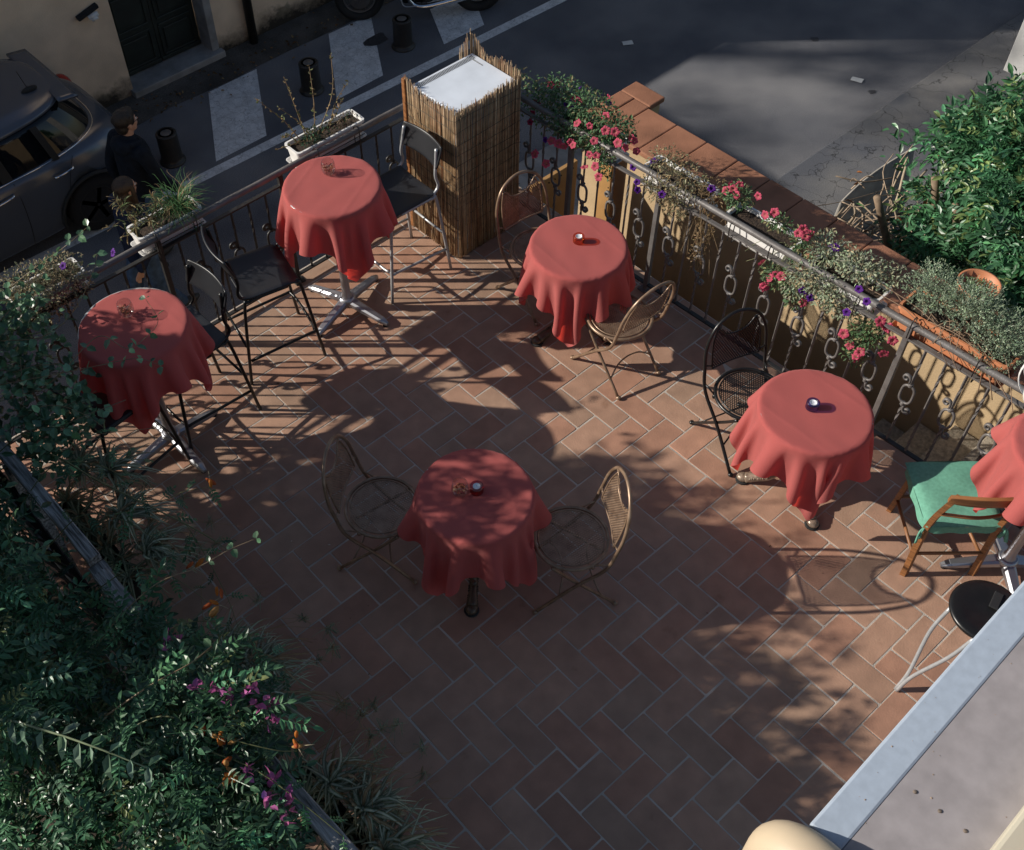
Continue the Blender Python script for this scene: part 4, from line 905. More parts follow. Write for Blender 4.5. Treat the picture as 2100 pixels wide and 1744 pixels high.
# ================================================================== PLANTS
LT = np.array([(0, 0, 0), (.30, -.42, .10), (.70, -.34, .06), (1, 0, -.10), (.70, .34, .06), (.30, .42, .10), (.5, 0, 0)])
LF = np.array([(0, 1, 2, 6), (6, 2, 3, 4), (0, 6, 4, 5)])
def unit(a): return a / np.maximum(np.linalg.norm(a, axis=-1, keepdims=True), 1e-9)
def leaves(b, P, Dv, Nn, size, width, cols, curl=1.0):
    """one folded, pointed leaf per point"""
    P = np.asarray(P); n = len(P); Dv = unit(np.asarray(Dv)); Sv = unit(np.cross(Nn, Dv)); Nv = np.cross(Dv, Sv)
    size = np.broadcast_to(size, (n,)); T = LT * np.array([1, width, curl])
    V = P[:, None, :] + size[:, None, None] * (T[None, :, 0:1] * Dv[:, None, :] + T[None, :, 1:2] * Sv[:, None, :] + T[None, :, 2:3] * Nv[:, None, :])
    F = (np.arange(n)[:, None, None] * 7 + LF[None]).reshape(-1, 4)
    b.v.append(V.reshape(-1, 3)); b.c.append(np.repeat(np.broadcast_to(cols, (n, 3)), 7, 0)); b.f.extend(map(tuple, (F + b.n).tolist())); b.sm.extend([False] * len(F)); b.n += n * 7
def rand_unit(n): return unit(rng.normal(0, 1, (n, 3)))
def shades(n, base, sp=0.25, alt=None, p_alt=0.1):
    c = np.array(base)[None] * np.exp(rng.normal(0, sp, (n, 1))) * (1 + rng.normal(0, .06, (n, 3)))
    if alt is not None:
        k = rng.random(n) < p_alt; c[k] = np.array(alt) * np.exp(rng.normal(0, .2, (k.sum(), 1)))
    return np.clip(c, 0.004, 0.8)
def blob_pts(blobs):
    P = []; O = []
    for c, r, n in blobs:
        d = rand_unit(n); k = rng.random((n, 1)) ** 0.45
        lump = 1 + 0.28 * np.array([mnoise.noise((*(q * 2.3 + np.array(c) * 5),)) for q in d])[:, None]
        P.append(np.array(c) + d * k * np.array(r) * lump); O.append(d)
    return np.concatenate(P), np.concatenate(O)
def foliage(b, blobs, size, width, base, sp=0.3, up=0.9, alt=None, p_alt=0.1, droop=0.2):
    P, O = blob_pts(blobs); n = len(P)
    Dv = O + rand_unit(n) * 0.9 + np.array([0, 0, -droop]); Nn = rand_unit(n) * 0.8 + np.array([0, 0, up]) + O * 0.5
    leaves(b, P, Dv, Nn, size * rng.uniform(.6, 1.25, n), width, shades(n, base, sp, alt, p_alt))
def stems(b, pairs, r, col, n=5, sag=0.04):
    for p, q in pairs:
        p = np.array(p); q = np.array(q); m = (p + q) / 2 + rng.normal(0, .02, 3) + np.array([0, 0, sag])
        b.tube(spline([p, m, q], 4), r, n, col=col)
def pinnate(b, P, Dv, Nn, L, k, lw, cols, leaflet):
    """feathered leaves: k pairs of leaflets and an end one on a thin stalk"""
    n = len(P); Dv = unit(Dv); Sv = unit(np.cross(Nn, Dv)); Nv = np.cross(Dv, Sv); L = np.broadcast_to(L, (n,))
    for i in range(k):
        u = 0.28 + 0.62 * i / k
        for sg in (-1, 1):
            q = P + Dv * (L * u)[:, None] + Nv * (-(L * 0.25 * u * u))[:, None]
            d = Dv * 0.55 + Sv * sg + Nv * rng.uniform(-.35, .15, (n, 1))
            leaves(b, q, d, Nv + rng.normal(0, .22, (n, 3)), leaflet * L * rng.uniform(.85, 1.15, n) * (1 - 0.25 * abs(u - .5)), lw, cols * rng.uniform(.85, 1.15, (n, 1)))
    q = P + Dv * (L * 0.9)[:, None] - Nv * (L * 0.2)[:, None]
    leaves(b, q, Dv - Nv * 0.3, Nv, leaflet * L * 1.1, lw, cols)
    for i in range(n):
        p0, p1 = P[i], P[i] + Dv[i] * L[i] * 0.9 - Nv[i] * L[i] * 0.2; s = Sv[i] * 0.0016
        b.add([p0 - s, p0 + s, p1 + s, p1 - s], [(0, 1, 2, 3)], cols[i] * 1.3)
def straps(b, c, n, L, wd, base, spread=1.0, lean=(0, 0), up=1.0, pale=(0.36, 0.37, 0.24), droop=1.0):
    """arching striped strap leaves from one crown"""
    c = np.array(c)
    for i in range(n):
        a = rng.uniform(0, 2 * PI); h = np.array([math.cos(a) * spread + lean[0], math.sin(a) * spread + lean[1], 0]); l = L * rng.uniform(.55, 1.15); rise = rng.uniform(.25, .95) * up
        hn = np.linalg.norm(h); h = h / hn * min(1.3, hn); sd = np.array([-h[1], h[0], 0]); sd /= max(np.linalg.norm(sd), 1e-6); m = 8; V = []; Cc = []
        g = np.array(base) * math.exp(rng.normal(0, .3)); pl = np.array(pale) * rng.uniform(.5, 1.1)
        if rng.random() < 0.12: g = np.array([0.22, 0.13, 0.06]); pl = np.array([0.34, 0.25, 0.14])
        tw = rng.normal(0, .02, 3)
        for j in range(m + 1):
            u = j / m; p = c + h * l * (u * 0.85) + np.array([0, 0, l * (rise * u - droop * (rise * 0.5 + 0.62) * u * u)]) + tw * math.sin(u * 5); ww = wd * (1 - u ** 2.2) * (0.6 + .4 * min(1, u * 6)) + 0.0006
            V += [p - sd * ww + (0, 0, .15 * ww), p - sd * ww * .35, p + sd * ww * .35, p + sd * ww + (0, 0, .15 * ww)]; Cc += [g, pl, pl, g]
        b.add(V, [(4 * j + k, 4 * j + k + 1, 4 * j + k + 5, 4 * j + k + 4) for j in range(m) for k in range(3)], np.array(Cc))
def flower_mesh(name, col, throat, r=0.024, lobes=5, star=0.0):
    b = MB(); n = lobes * 6; V = [(0, 0, -0.012)]; Cc = [throat]
    for i in range(n):
        a = 2 * PI * i / n; V.append((r * .28 * math.cos(a), r * .28 * math.sin(a), -0.001)); Cc.append(throat)
    for ring, k in ((0.62, 1), (1.0, 2)):
        for i in range(n):
            a = 2 * PI * i / n; w_ = (0.90 + 0.10 * math.cos(lobes * a)) * (1 - star * (0.5 - 0.5 * math.cos(lobes * a))); z = 0.003 * k + 0.004 * k * math.sin(lobes * a * 2 + 1) * .5 - (0.006 if k == 2 else 0)
            V.append((r * ring * w_ * math.cos(a), r * ring * w_ * math.sin(a), z)); Cc.append(np.array(col) * (0.85 if k == 1 else 1.0))
    F = [(0, 1 + i, 1 + (i + 1) % n) for i in range(n)]
    for k in range(2):
        F += [(1 + k * n + i, 1 + (k + 1) * n + i, 1 + (k + 1) * n + (i + 1) % n, 1 + k * n + (i + 1) % n) for i in range(n)]
    b.add(V, F, np.array(Cc), True)
    o = obj(name, b, M['petal'], None, world=False, loc=(0, 0, 0)); me = o.data; bpy.data.objects.remove(o); return me
ME_PINK = flower_mesh('petunia', (0.60, 0.09, 0.16), (0.42, 0.12, 0.12)); ME_VIOLET = flower_mesh('petunia', (0.13, 0.025, 0.30), (0.05, 0.01, 0.12), 0.021); ME_CRIM = flower_mesh('petunia', (0.30, 0.02, 0.07), (0.12, 0.01, 0.05), 0.022)
sunv = np.array(sun_dir); camv = np.array([-0.5, -0.25, 0.6])
def flowers(t, pts, me, fwd=(-0.75, -0.25, 0.55)):
    for p in pts:
        o = bpy.data.objects.new('flower', me); COL.objects.link(o); o.parent = t; o.location = Vector(p) + Vector((-.012, -.012, .02)) - t.location
        d = Vector(fwd) + Vector(rng.normal(0, .35, 3)); q = d.to_track_quat('Z', 'Y'); o.rotation_euler = (q @ Matrix.Rotation(rng.uniform(0, 6.28), 3, 'Z').to_quaternion()).to_euler(); s = rng.uniform(1.05, 1.4); o.scale = (s, s, s * rng.uniform(.7, 1.3))

def flower_box(label, c, rz, m=None, L=0.50, W=0.165, H=0.15, saucer=True, name='flower_box', sm=None, group='flower boxes on the railings', hooks=None):
    m = m or M['white_plastic']; t = thing(name, label, 'flower box', (c[0], c[1], c[2] - H), rz, group)
    def ring(l, w_, z, r=0.025, n=4):
        P = []
        for sx, sy, a0 in ((1, 1, 0), (-1, 1, PI / 2), (-1, -1, PI), (1, -1, 1.5 * PI)):
            for i in range(n + 1):
                a_ = a0 + PI / 2 * i / n; P.append((sx * (l / 2 - r) + r * math.cos(a_), sy * (w_ / 2 - r) + r * math.sin(a_), z))
        return P
    rings = [ring(L - .06, W - .045, 0.0), ring(L - .05, W - .04, .012), ring(L - .02, W - .02, H - .022), ring(L, W, H - .02), ring(L, W, H), ring(L - .026, W - .026, H), ring(L - .032, W - .032, H - .03)]
    n = len(rings[0]); b = MB(); V = [p for r_ in rings for p in r_]
    F = [(i * n + k, i * n + (k + 1) % n, (i + 1) * n + (k + 1) % n, (i + 1) * n + k) for i in range(len(rings) - 1) for k in range(n)] + [tuple(range(n - 1, -1, -1))]
    b.add(V, F); obj('box', b, m, t, world=False)
    b = MB(); b.grid(lambda u, v: ((u - .5) * (L - .034), (v - .5) * (W - .034), H - .028 + 0.007 * mnoise.noise((u * 14 + c[0] * 7, v * 6, c[1]))), 24, 8); obj('soil', b, M['potting_soil'], t, world=False)
    if saucer:
        b = MB(); V = []; rr = [ring(L - .03, W - .02, -.004), ring(L + .01, W + .012, .022), ring(L + .002, W + .004, .022), ring(L - .035, W - .026, .002)]; V = [p for r_ in rr for p in r_]
        b.add(V, [(i * n + k, i * n + (k + 1) % n, (i + 1) * n + (k + 1) % n, (i + 1) * n + k) for i in range(3) for k in range(n)] + [tuple(range(n - 1, -1, -1))]); obj('saucer', b, sm or m, t, world=False)
    if hooks is not None:
        b = MB()
        for x in (-L * 0.3, L * 0.3):
            y = hooks; s_ = 1 if y > 0 else -1; z = H
            b.tube(spline([(x, s_ * (W / 2 + .012), -0.012), (x, s_ * (W / 2 + .014), z * .5), (x, s_ * (W / 2 + .012), z - .01), (x, y - s_ * 0.0, z + 0.02), (x, y + s_ * .03, z - 0.0), (x, y + s_ * .028, z - .12)], 5), 0.0035, 6)
            b.tube([(x, s_ * (W / 2 + .012), -0.012), (x, -s_ * (W / 2 + .01), -0.012), (x, -s_ * (W / 2 + .016), .05)], 0.0035, 6)
        b.tube([(-L * .45, (1 if hooks > 0 else -1) * (W / 2 + .014), .055), (L * .45, (1 if hooks > 0 else -1) * (W / 2 + .014), .055)], 0.003, 6)
        obj('hanger', b, M['black_iron'], t, world=False)
    return t
# --- boxes on the street railing
BT = 0.965
flower_box('white box of grass tufts on the street railing near the two passers-by', (0.11, 3.0, BT), 0.0, L=0.46, hooks=-0.115)
flower_box('white box of bare dry twigs on the street railing left of the reed cabinet', (1.36, 3.01, BT), 0.0, L=0.56, hooks=-0.125)
flower_box('white box overgrown by faded plants at the left end of the street railing', (-0.72, 2.99, BT), 0.0, L=0.46, hooks=-0.105)
RZ = math.atan2(-1, 0.0308)
def rbox(label, y, L, **k): return flower_box(label, (rx_(y) + 0.115, y, BT - 0.035), RZ, L=L, hooks=-0.115, **k)
rbox('white box full of pink petunias in the corner of the stair railing', 1.86, 0.52)
rbox('white box of withered petunias on the stair railing between the two pink ones', 1.12, 0.50)
rbox('white box of sparse pink petunias, its sunlit side showing under the stair railing', 0.48, 0.48)
rbox('white box of grey green trailing petunias with violet flowers on the stair railing', -0.12, 0.46)
flower_box('terracotta trough of grey green stonecrop at the near end of the stair railing', (rx_(-0.8) + 0.14, -0.79, 0.99), RZ, m=M['terracotta_plastic'], L=0.66, W=0.22, H=0.19, hooks=-0.14)

def plant(name, label, cat, loc, group=None): return thing(name, label, cat, loc, 0, group)
PG = 'plants in the railing boxes'
# grasses
t = plant('grass_plant', 'green and straw coloured grass tufts in the white box near the passers-by', 'plant', (0.11, 3.0, 0.96), PG)
b = MB(); straps(b, (0.22, 3.0, 0.965), 240, 0.25, 0.0018, (0.05, 0.14, 0.05), up=1.5, pale=(0.08, 0.17, 0.06), droop=.6); obj('green_tuft', b, M['dull_leaf'], t)
b = MB()
for k in range(15): 
    p = np.array([rng.uniform(-.10, .14), rng.uniform(2.96, 3.04), .965]); q = p + np.array([rng.uniform(-.24, .08), rng.uniform(-.12, .16), rng.uniform(.02, .24)])
    b.tube(spline([p, (p + q) / 2 + (0, 0, .06), q], 4), 0.0016, 4, col=(.20, .15, .09))
    m = 13; u = rng.random(m)[:, None]; leaves(b, p + (q - p) * u + (0, 0, .03), rand_unit(m) + (0, 0, -.1), rand_unit(m) + (0, 0, .6), rng.uniform(.035, .08, m), .16, shades(m, (.15, .17, .085), .3, (.30, .23, .12), .4))
obj('straw_tuft', b, M['dull_leaf'], t)
# bare twigs
t = plant('dry_plant', 'bare straw coloured twigs with shrivelled leaves left of the reed cabinet', 'plant', (1.36, 3.01, 0.96), PG)
b = MB()
for (x0, q) in ((1.18, (0.95, 3.12, 1.36)), (1.22, (1.17, 3.10, 1.42)), (1.28, (1.38, 3.12, 1.40)), (1.30, (1.57, 3.14, 1.39)), (1.26, (1.06, 3.05, 1.28)), (1.4, (1.62, 3.05, 1.20)), (1.34, (1.5, 2.98, 1.15)), (1.16, (1.02, 2.98, 1.10)), (1.2, (0.98, 3.0, 1.02))):
    p = np.array([x0, 3.01, .96]); q = np.array(q); mid = (p + q) / 2 + rng.normal(0, .03, 3) + np.array([0, 0, .03]); S = spline([p, mid, q], 8)
    b.tube(S, np.linspace(.0042, .0015, len(S)), 5, col=(.27, .19, .11))
    for k in range(26):
        s = S[rng.integers(3, len(S))]; leaves(b, s[None], rand_unit(1), rand_unit(1), rng.uniform(.012, .03, 1), .6, shades(1, (.25, .20, .10), .3, (.13, .15, .06), .3))
obj('twigs', b, M['dull_leaf'], t)
b = MB(); foliage(b, [((1.27, 2.98, 1.0), (.13, .06, .05), 260)], .022, .5, (.035, .075, .04), alt=(.16, .12, .06), p_alt=.2); foliage(b, [((1.5, 3.0, .985), (.12, .06, .03), 120)], .02, .5, (.10, .07, .04), alt=(.05, .09, .04), p_alt=.3); obj('undergrowth', b, M['dull_leaf'], t)
t = plant('faded_plant', 'pale faded plant with one violet flower at the left end of the street railing', 'plant', (-0.72, 2.99, 0.96), PG)
b = MB(); foliage(b, [((-.82, 2.97, 1.03), (.19, .14, .10), 900), ((-.62, 2.97, 1.02), (.15, .12, .08), 600), ((-.75, 2.85, .92), (.24, .07, .13), 650), ((-.55, 2.9, .95), (.08, .1, .12), 200)], .022, .5, (.20, .20, .125), alt=(.36, .29, .18), p_alt=.35); obj('foliage', b, M['dull_leaf'], t)
flowers(t, [(-.60, 2.90, 1.07), (-.30, 2.88, 1.0)], ME_VIOLET)
# petunias and others on the stair side
P1 = [(2.9, 2.453, 0.86), (2.62, 2.345, 0.816), (2.56, 2.302, 0.801), (2.72, 2.055, 1.03), (2.72, 2.023, 1.03), (2.58, 1.891, 0.999), (2.58, 1.782, 1.035), (2.68, 1.742, 1.08), (2.6, 1.664, 1.052), (2.62, 1.602, 1.065), (2.52, 1.68, 1.005), (2.5, 2.035, 0.823), (2.5, 1.971, 0.836), (2.48, 1.908, 0.859), (2.5, 1.862, 0.906), (2.48, 1.823, 0.915), (2.58, 1.537, 1.036), (2.62, 1.504, 0.996), (2.72, 1.544, 0.997), (2.72, 1.52, 0.989), (2.5, 1.693, 0.901), (2.52, 1.651, 0.908), (2.48, 1.707, 0.805), (2.5, 1.637, 0.84), (2.5, 1.599, 0.778), (2.48, 2.164, 0.655), (2.46, 2.036, 0.657), (2.95, 1.962, 0.976), (2.75, 1.516, 0.895)]
P1v = [(2.68, 2.089, 0.99), (2.7, 2.066, 1.0), (2.52, 2.111, 0.78), (2.95, 2.214, 0.921), (2.85, 1.875, 1.03)]
P2v = [(2.60, 1.407, 0.91), (2.66, 1.299, 0.986), (2.54, 1.313, 0.879), (2.53, 1.292, 0.836), (2.54, 1.109, 0.902), (2.68, 0.855, 1.022)]
P3 = [(2.72, 0.778, 1.03), (2.74, 0.746, 1.05), (2.72, 0.704, 1.04), (2.78, 0.732, 1.07), (2.76, 0.781, 1.05), (2.74, 0.57, 1.10), (2.68, 0.461, 1.06), (2.7, 0.213, 1.10), (2.66, 0.215, 1.09), (2.72, 0.195, 1.044), (2.76, 0.194, 1.03), (2.72, 0.428, 1.076), (2.62, 0.259, 0.763), (2.62, 0.222, 0.776), (2.6, 0.3, 0.647), (2.6, 0.313, 0.651), (2.72, 0.146, 0.826), (2.62, 0.042, 0.686), (2.62, 0.373, 0.785), (2.62, 0.292, 0.715)]
P4v = [(2.78, 0.052, 1.02), (2.78, 0.03, 1.03), (2.6, 0.055, 0.79), (2.6, -0.004, 0.776), (2.62, -0.252, 1.007), (2.6, -0.326, 0.979), (2.58, -0.247, 0.85)]
P4p = [(2.62, -0.255, 0.654), (2.62, -0.313, 0.602), (2.6, -0.391, 0.62), (2.6, -0.378, 0.577), (2.6, -0.389, 0.56), (2.62, -0.515, 0.691), (2.66, -0.441, 0.83), (2.68, -0.461, 0.819), (2.66, -0.52, 0.774), (2.66, -0.415, 0.848)]
t = plant('petunia_plant', 'bushy green petunia covered with pink flowers in the corner by the reed cabinet', 'plant', (2.70, 1.86, 0.95), PG)
b = MB(); foliage(b, [((2.74, 2.17, 1.0), (.15, .2, .12), 900), ((2.72, 1.9, 1.04), (.13, .2, .11), 900), ((2.70, 1.66, 1.02), (.12, .15, .10), 600), ((2.58, 1.95, .92), (.08, .22, .10), 650), ((2.58, 1.72, .93), (.08, .18, .10), 420), ((2.66, 2.25, .88), (.1, .14, .16), 380), ((2.60, 1.62, .80), (.05, .07, .10), 160), ((2.74, 2.55, .84), (.14, .2, .16), 420)], .026, .55, (.075, .15, .07), alt=(.22, .2, .1), p_alt=.2)
obj('foliage', b, M['dull_leaf'], t); flowers(t, P1[4:], ME_PINK); flowers(t, P1[:4] + [(2.86, 2.35, .93), (2.7, 2.38, .85)], ME_CRIM); flowers(t, P1v, ME_VIOLET)
t = plant('withered_plant', 'withered brown green petunia with long dry trailing stems and a few violet flowers', 'plant', (2.70, 1.12, 0.95), PG)
b = MB(); foliage(b, [((2.70, 1.22, 1.03), (.12, .14, .06), 420), ((2.66, 1.03, 1.02), (.12, .16, .07), 480), ((2.58, 1.15, .90), (.06, .15, .10), 420), ((2.57, 1.02, .86), (.05, .12, .10), 260)], .024, .42, (.20, .19, .115), alt=(.30, .22, .12), p_alt=.35)
foliage(b, [((2.72, .87, .95), (.10, .10, .12), 420), ((2.66, .83, .75), (.05, .07, .2), 330), ((2.62, .82, .55), (.04, .05, .16), 150)], .022, .35, (.19, .125, .06), alt=(.30, .21, .12), p_alt=.3); obj('foliage', b, M['dull_leaf'], t)
b = MB(); stems(b, [((2.72 + rng.normal(0, .03), .9 + rng.normal(0, .08), .98), (2.62 + rng.normal(0, .03), .83 + rng.normal(0, .07), rng.uniform(.42, .8))) for _ in range(26)], .0018, (.20, .14, .08)); obj('stems', b, M['stem'], t); flowers(t, P2v, ME_VIOLET)
t = plant('petunia_plant', 'sparse petunia with upright pink flowers and a trailing lower tuft below the railing', 'plant', (2.72, 0.45, 0.95), PG)
b = MB(); foliage(b, [((2.75, .71, 1.02), (.08, .10, .08), 420), ((2.76, .40, 1.0), (.06, .10, .05), 200), ((2.72, .20, 1.03), (.07, .07, .06), 150), ((2.70, .17, .93), (.05, .07, .09), 160), ((2.64, .27, .74), (.05, .10, .10), 330), ((2.62, .10, .70), (.04, .08, .08), 140)], .026, .5, (.10, .17, .08), alt=(.26, .24, .12), p_alt=.2); obj('foliage', b, M['dull_leaf'], t)
b = MB(); stems(b, [((2.72, .25 + rng.normal(0, .06), .93), (2.63, .25 + rng.normal(0, .09), rng.uniform(.65, .8))) for _ in range(14)], .0018, (.14, .15, .08)); obj('stems', b, M['stem'], t); flowers(t, P3, ME_PINK)
t = plant('petunia_plant', 'large grey green trailing petunia with violet flowers above and pink ones hanging below', 'plant', (2.72, -0.12, 0.95), PG)
b = MB(); foliage(b, [((2.78, .06, 1.0), (.12, .15, .08), 750), ((2.76, -.16, 1.03), (.12, .14, .07), 700), ((2.84, -.30, 1.0), (.12, .10, .06), 300), ((2.63, .0, .88), (.07, .20, .12), 900), ((2.62, -.15, .82), (.05, .14, .08), 350), ((2.60, .13, .78), (.04, .08, .10), 200)], .024, .48, (.27, .31, .21), sp=.22, alt=(.38, .32, .2), p_alt=.12)
foliage(b, [((2.66, -.38, .74), (.05, .10, .12), 420), ((2.62, -.36, .60), (.04, .08, .10), 200)], .026, .5, (.08, .14, .06), alt=(.22, .2, .1), p_alt=.2); obj('foliage', b, M['dull_leaf'], t); flowers(t, P4v, ME_VIOLET); flowers(t, P4p, ME_PINK)
t = plant('stonecrop_plant', 'dense grey green stonecrop spilling over the terracotta trough', 'plant', (2.84, -0.79, 0.98), PG)
b = MB()
P, O = blob_pts([((2.85, -.56, 1.08), (.16, .14, .10), 620), ((2.87, -.78, 1.09), (.16, .15, .10), 700), ((2.86, -.98, 1.04), (.15, .13, .09), 560), ((2.84, -1.08, .98), (.10, .10, .08), 260), ((2.72, -1.02, .93), (.05, .10, .06), 120), ((2.98, -.85, 1.0), (.10, .2, .08), 260)])
for k in range(5): leaves(b, P + O * 0.006 * k + (0, 0, .004 * k), O * .5 + rand_unit(len(P)) + (0, 0, .7), rand_unit(len(P)), rng.uniform(.010, .019, len(P)), .42, shades(len(P), (.28, .35, .24), .25, (.18, .24, .16), .3))
obj('foliage', b, M['dull_leaf'], t)
b = MB(); stems(b, [((2.80 + rng.normal(0, .06), -.8 + rng.normal(0, .2), 1.0), (2.68 + rng.normal(0, .04), -.85 + rng.normal(0, .2), rng.uniform(.84, 1.0))) for _ in range(30)], .0022, (.22, .15, .10)); stems(b, [((2.70, -.98, .97), (2.66, -1.06, .78)), ((2.70, -1.02, .95), (2.66, -1.14, .80))], .003, (.22, .15, .10)); obj('stems', b, M['stem'], t)
t = thing('round_pot', 'round terracotta pot with a low green plant on the parapet coping', 'flower pot', (3.72, -0.50, 0.305))
b = MB(); b.lathe([(0.0, 0.0), (.085, 0.0), (.115, .17), (.128, .172), (.132, .21), (.118, .21), (.112, .17), (.10, .165), (0, .165)], n=36); obj('pot', b, M['terracotta_plastic'], t, world=False)
b = MB(); foliage(b, [((3.71, -.50, .49), (.08, .08, .03), 380)], .02, .5, (.07, .13, .05)); obj('low_plant', b, M['dull_leaf'], t)

# ------------------------------------------------------------------ timber screen with the trumpet vine
t = thing('timber_screen', 'weathered grey timber rails with dark lattice at the left edge of the terrace', 'fence', (-1.5, 0.6, 0))
def beam(p, q, wv, h, name):
    p = np.array(p); q = np.array(q); d = q - p; L = np.linalg.norm(d); a_ = math.atan2(d[1], d[0]); b = MB()
    n = int(L / .06); V = []; 
    for i in range(n + 1):
        c = p + d * i / n; s = np.array([-math.sin(a_), math.cos(a_), 0]); j = lambda k: 0.003 * mnoise.noise((c[1] * 9, k * 3.3, 0))
        V += [c - s * (wv / 2 + j(0)) - (0, 0, h), c - s * (wv / 2 + j(1)) + (0, 0, j(4) - .004), c - s * (wv / 2 - .006) + (0, 0, j(2)), c + s * (wv / 2 - .006) + (0, 0, j(3)), c + s * (wv / 2 + j(5)) + (0, 0, j(6) - .004), c + s * (wv / 2 + j(7)) - (0, 0, h)]
    b.add(V, [(6 * i + k, 6 * i + (k + 1) % 6, 6 * i + 6 + (k + 1) % 6, 6 * i + 6 + k) for i in range(n) for k in range(6)] + [(5, 4, 3, 2, 1, 0), tuple(6 * n + k for k in range(6))])
    return obj(name, b, M['old_wood'], t)
beam((-1.535, 2.80, 1.15), (-1.485, 0.965, 1.15), .065, .05, 'top_rail')
beam((-1.50, 0.90, 1.12), (-1.36, -2.2, 1.15), .070, .05, 'top_rail')
beam((-1.60, 2.80, 0.62), (-1.46, -2.2, 0.62), .05, .05, 'middle_rail')
for y in (2.75, 1.75, 0.93, -0.2, -1.3): b = MB(); b.box((-1.545 + (2.8 - y) * .03, y, .545), (.08, .08, 1.09)); obj('post', b, M['old_wood'], t)
b = MB()
for sg in (1, -1):
    for k in range(64):
        y0 = -2.7 + k * .09; p = np.array([-1.575 + .012 * sg, y0, .12]); q = np.array([-1.575 + .012 * sg, y0 + sg * .85, .12 + .85])
        b.tube([p, q], .008, 4, smooth=False)
obj('lattice', b, M['dark'], t)
t = plant('trumpet_vine', 'dense glossy dark green trumpet vine sprawling over the timber screen', 'vine', (-1.8, 0.3, 0))
b = MB()
def vine(blobs, L, leaflet=.26, lw=.5, k=4, base=(.050, .122, .062), sp=.48, alt=(.16, .19, .075), pa=.06):
    P, O = blob_pts(blobs); n = len(P); Dv = O * .6 + rand_unit(n) * .9 + np.array([.25, -.2, -.25]); Nn = rand_unit(n) * .55 + np.array([0, 0, 1.0]) + O * .4
    pinnate(b, P, Dv, Nn, L * rng.uniform(.6, 1.2, n), k, lw, shades(n, base, sp, alt, pa), leaflet)
vine([((-1.92, .62, 1.10), (.22, .22, .25), 70), ((-1.85, .25, 1.25), (.30, .30, .25), 130), ((-2.1, .15, 1.15), (.30, .35, .25), 120), ((-1.72, -.12, 1.35), (.26, .26, .22), 150), ((-1.52, -.12, 1.36), (.17, .22, .16), 110), ((-1.42, -.22, 1.34), (.10, .16, .14), 50), ((-1.70, -.38, 1.28), (.26, .28, .2), 140), ((-2.0, -.25, 1.2), (.32, .34, .25), 150), ((-1.68, -.60, 1.20), (.17, .24, .16), 90), ((-2.25, -.05, 1.1), (.25, .4, .25), 90), ((-1.95, -.6, 1.15), (.3, .3, .2), 110), ((-1.50, .18, 1.25), (.10, .16, .12), 40), ((-1.62, .40, 1.2), (.12, .2, .12), 45), ((-2.1, .7, .9), (.25, .4, .25), 80), ((-1.80, 1.35, .95), (.14, .3, .2), 90), ((-1.72, .85, 1.0), (.10, .22, .16), 60), ((-2.0, 1.1, 1.15), (.2, .3, .2), 80), ((-1.98, .78, 1.5), (.22, .24, .26), 170), ((-2.25, .95, 1.65), (.24, .3, .3), 170), ((-2.3, .5, 1.6), (.22, .3, .28), 140), ((-2.1, .4, 1.5), (.2, .25, .2), 90), ((-2.5, -.05, 1.0), (.3, .35, .2), 110), ((-2.35, -.4, 1.0), (.3, .3, .2), 100), ((-2.55, .35, .9), (.3, .3, .2), 80), ((-1.50, .55, 1.19), (.08, .14, .07), 34), ((-1.46, .05, 1.2), (.08, .2, .08), 40), ((-1.75, 1.75, 1.0), (.14, .25, .18), 60)], .175)
obj('foliage', b, M['leaf'], t); b = MB()
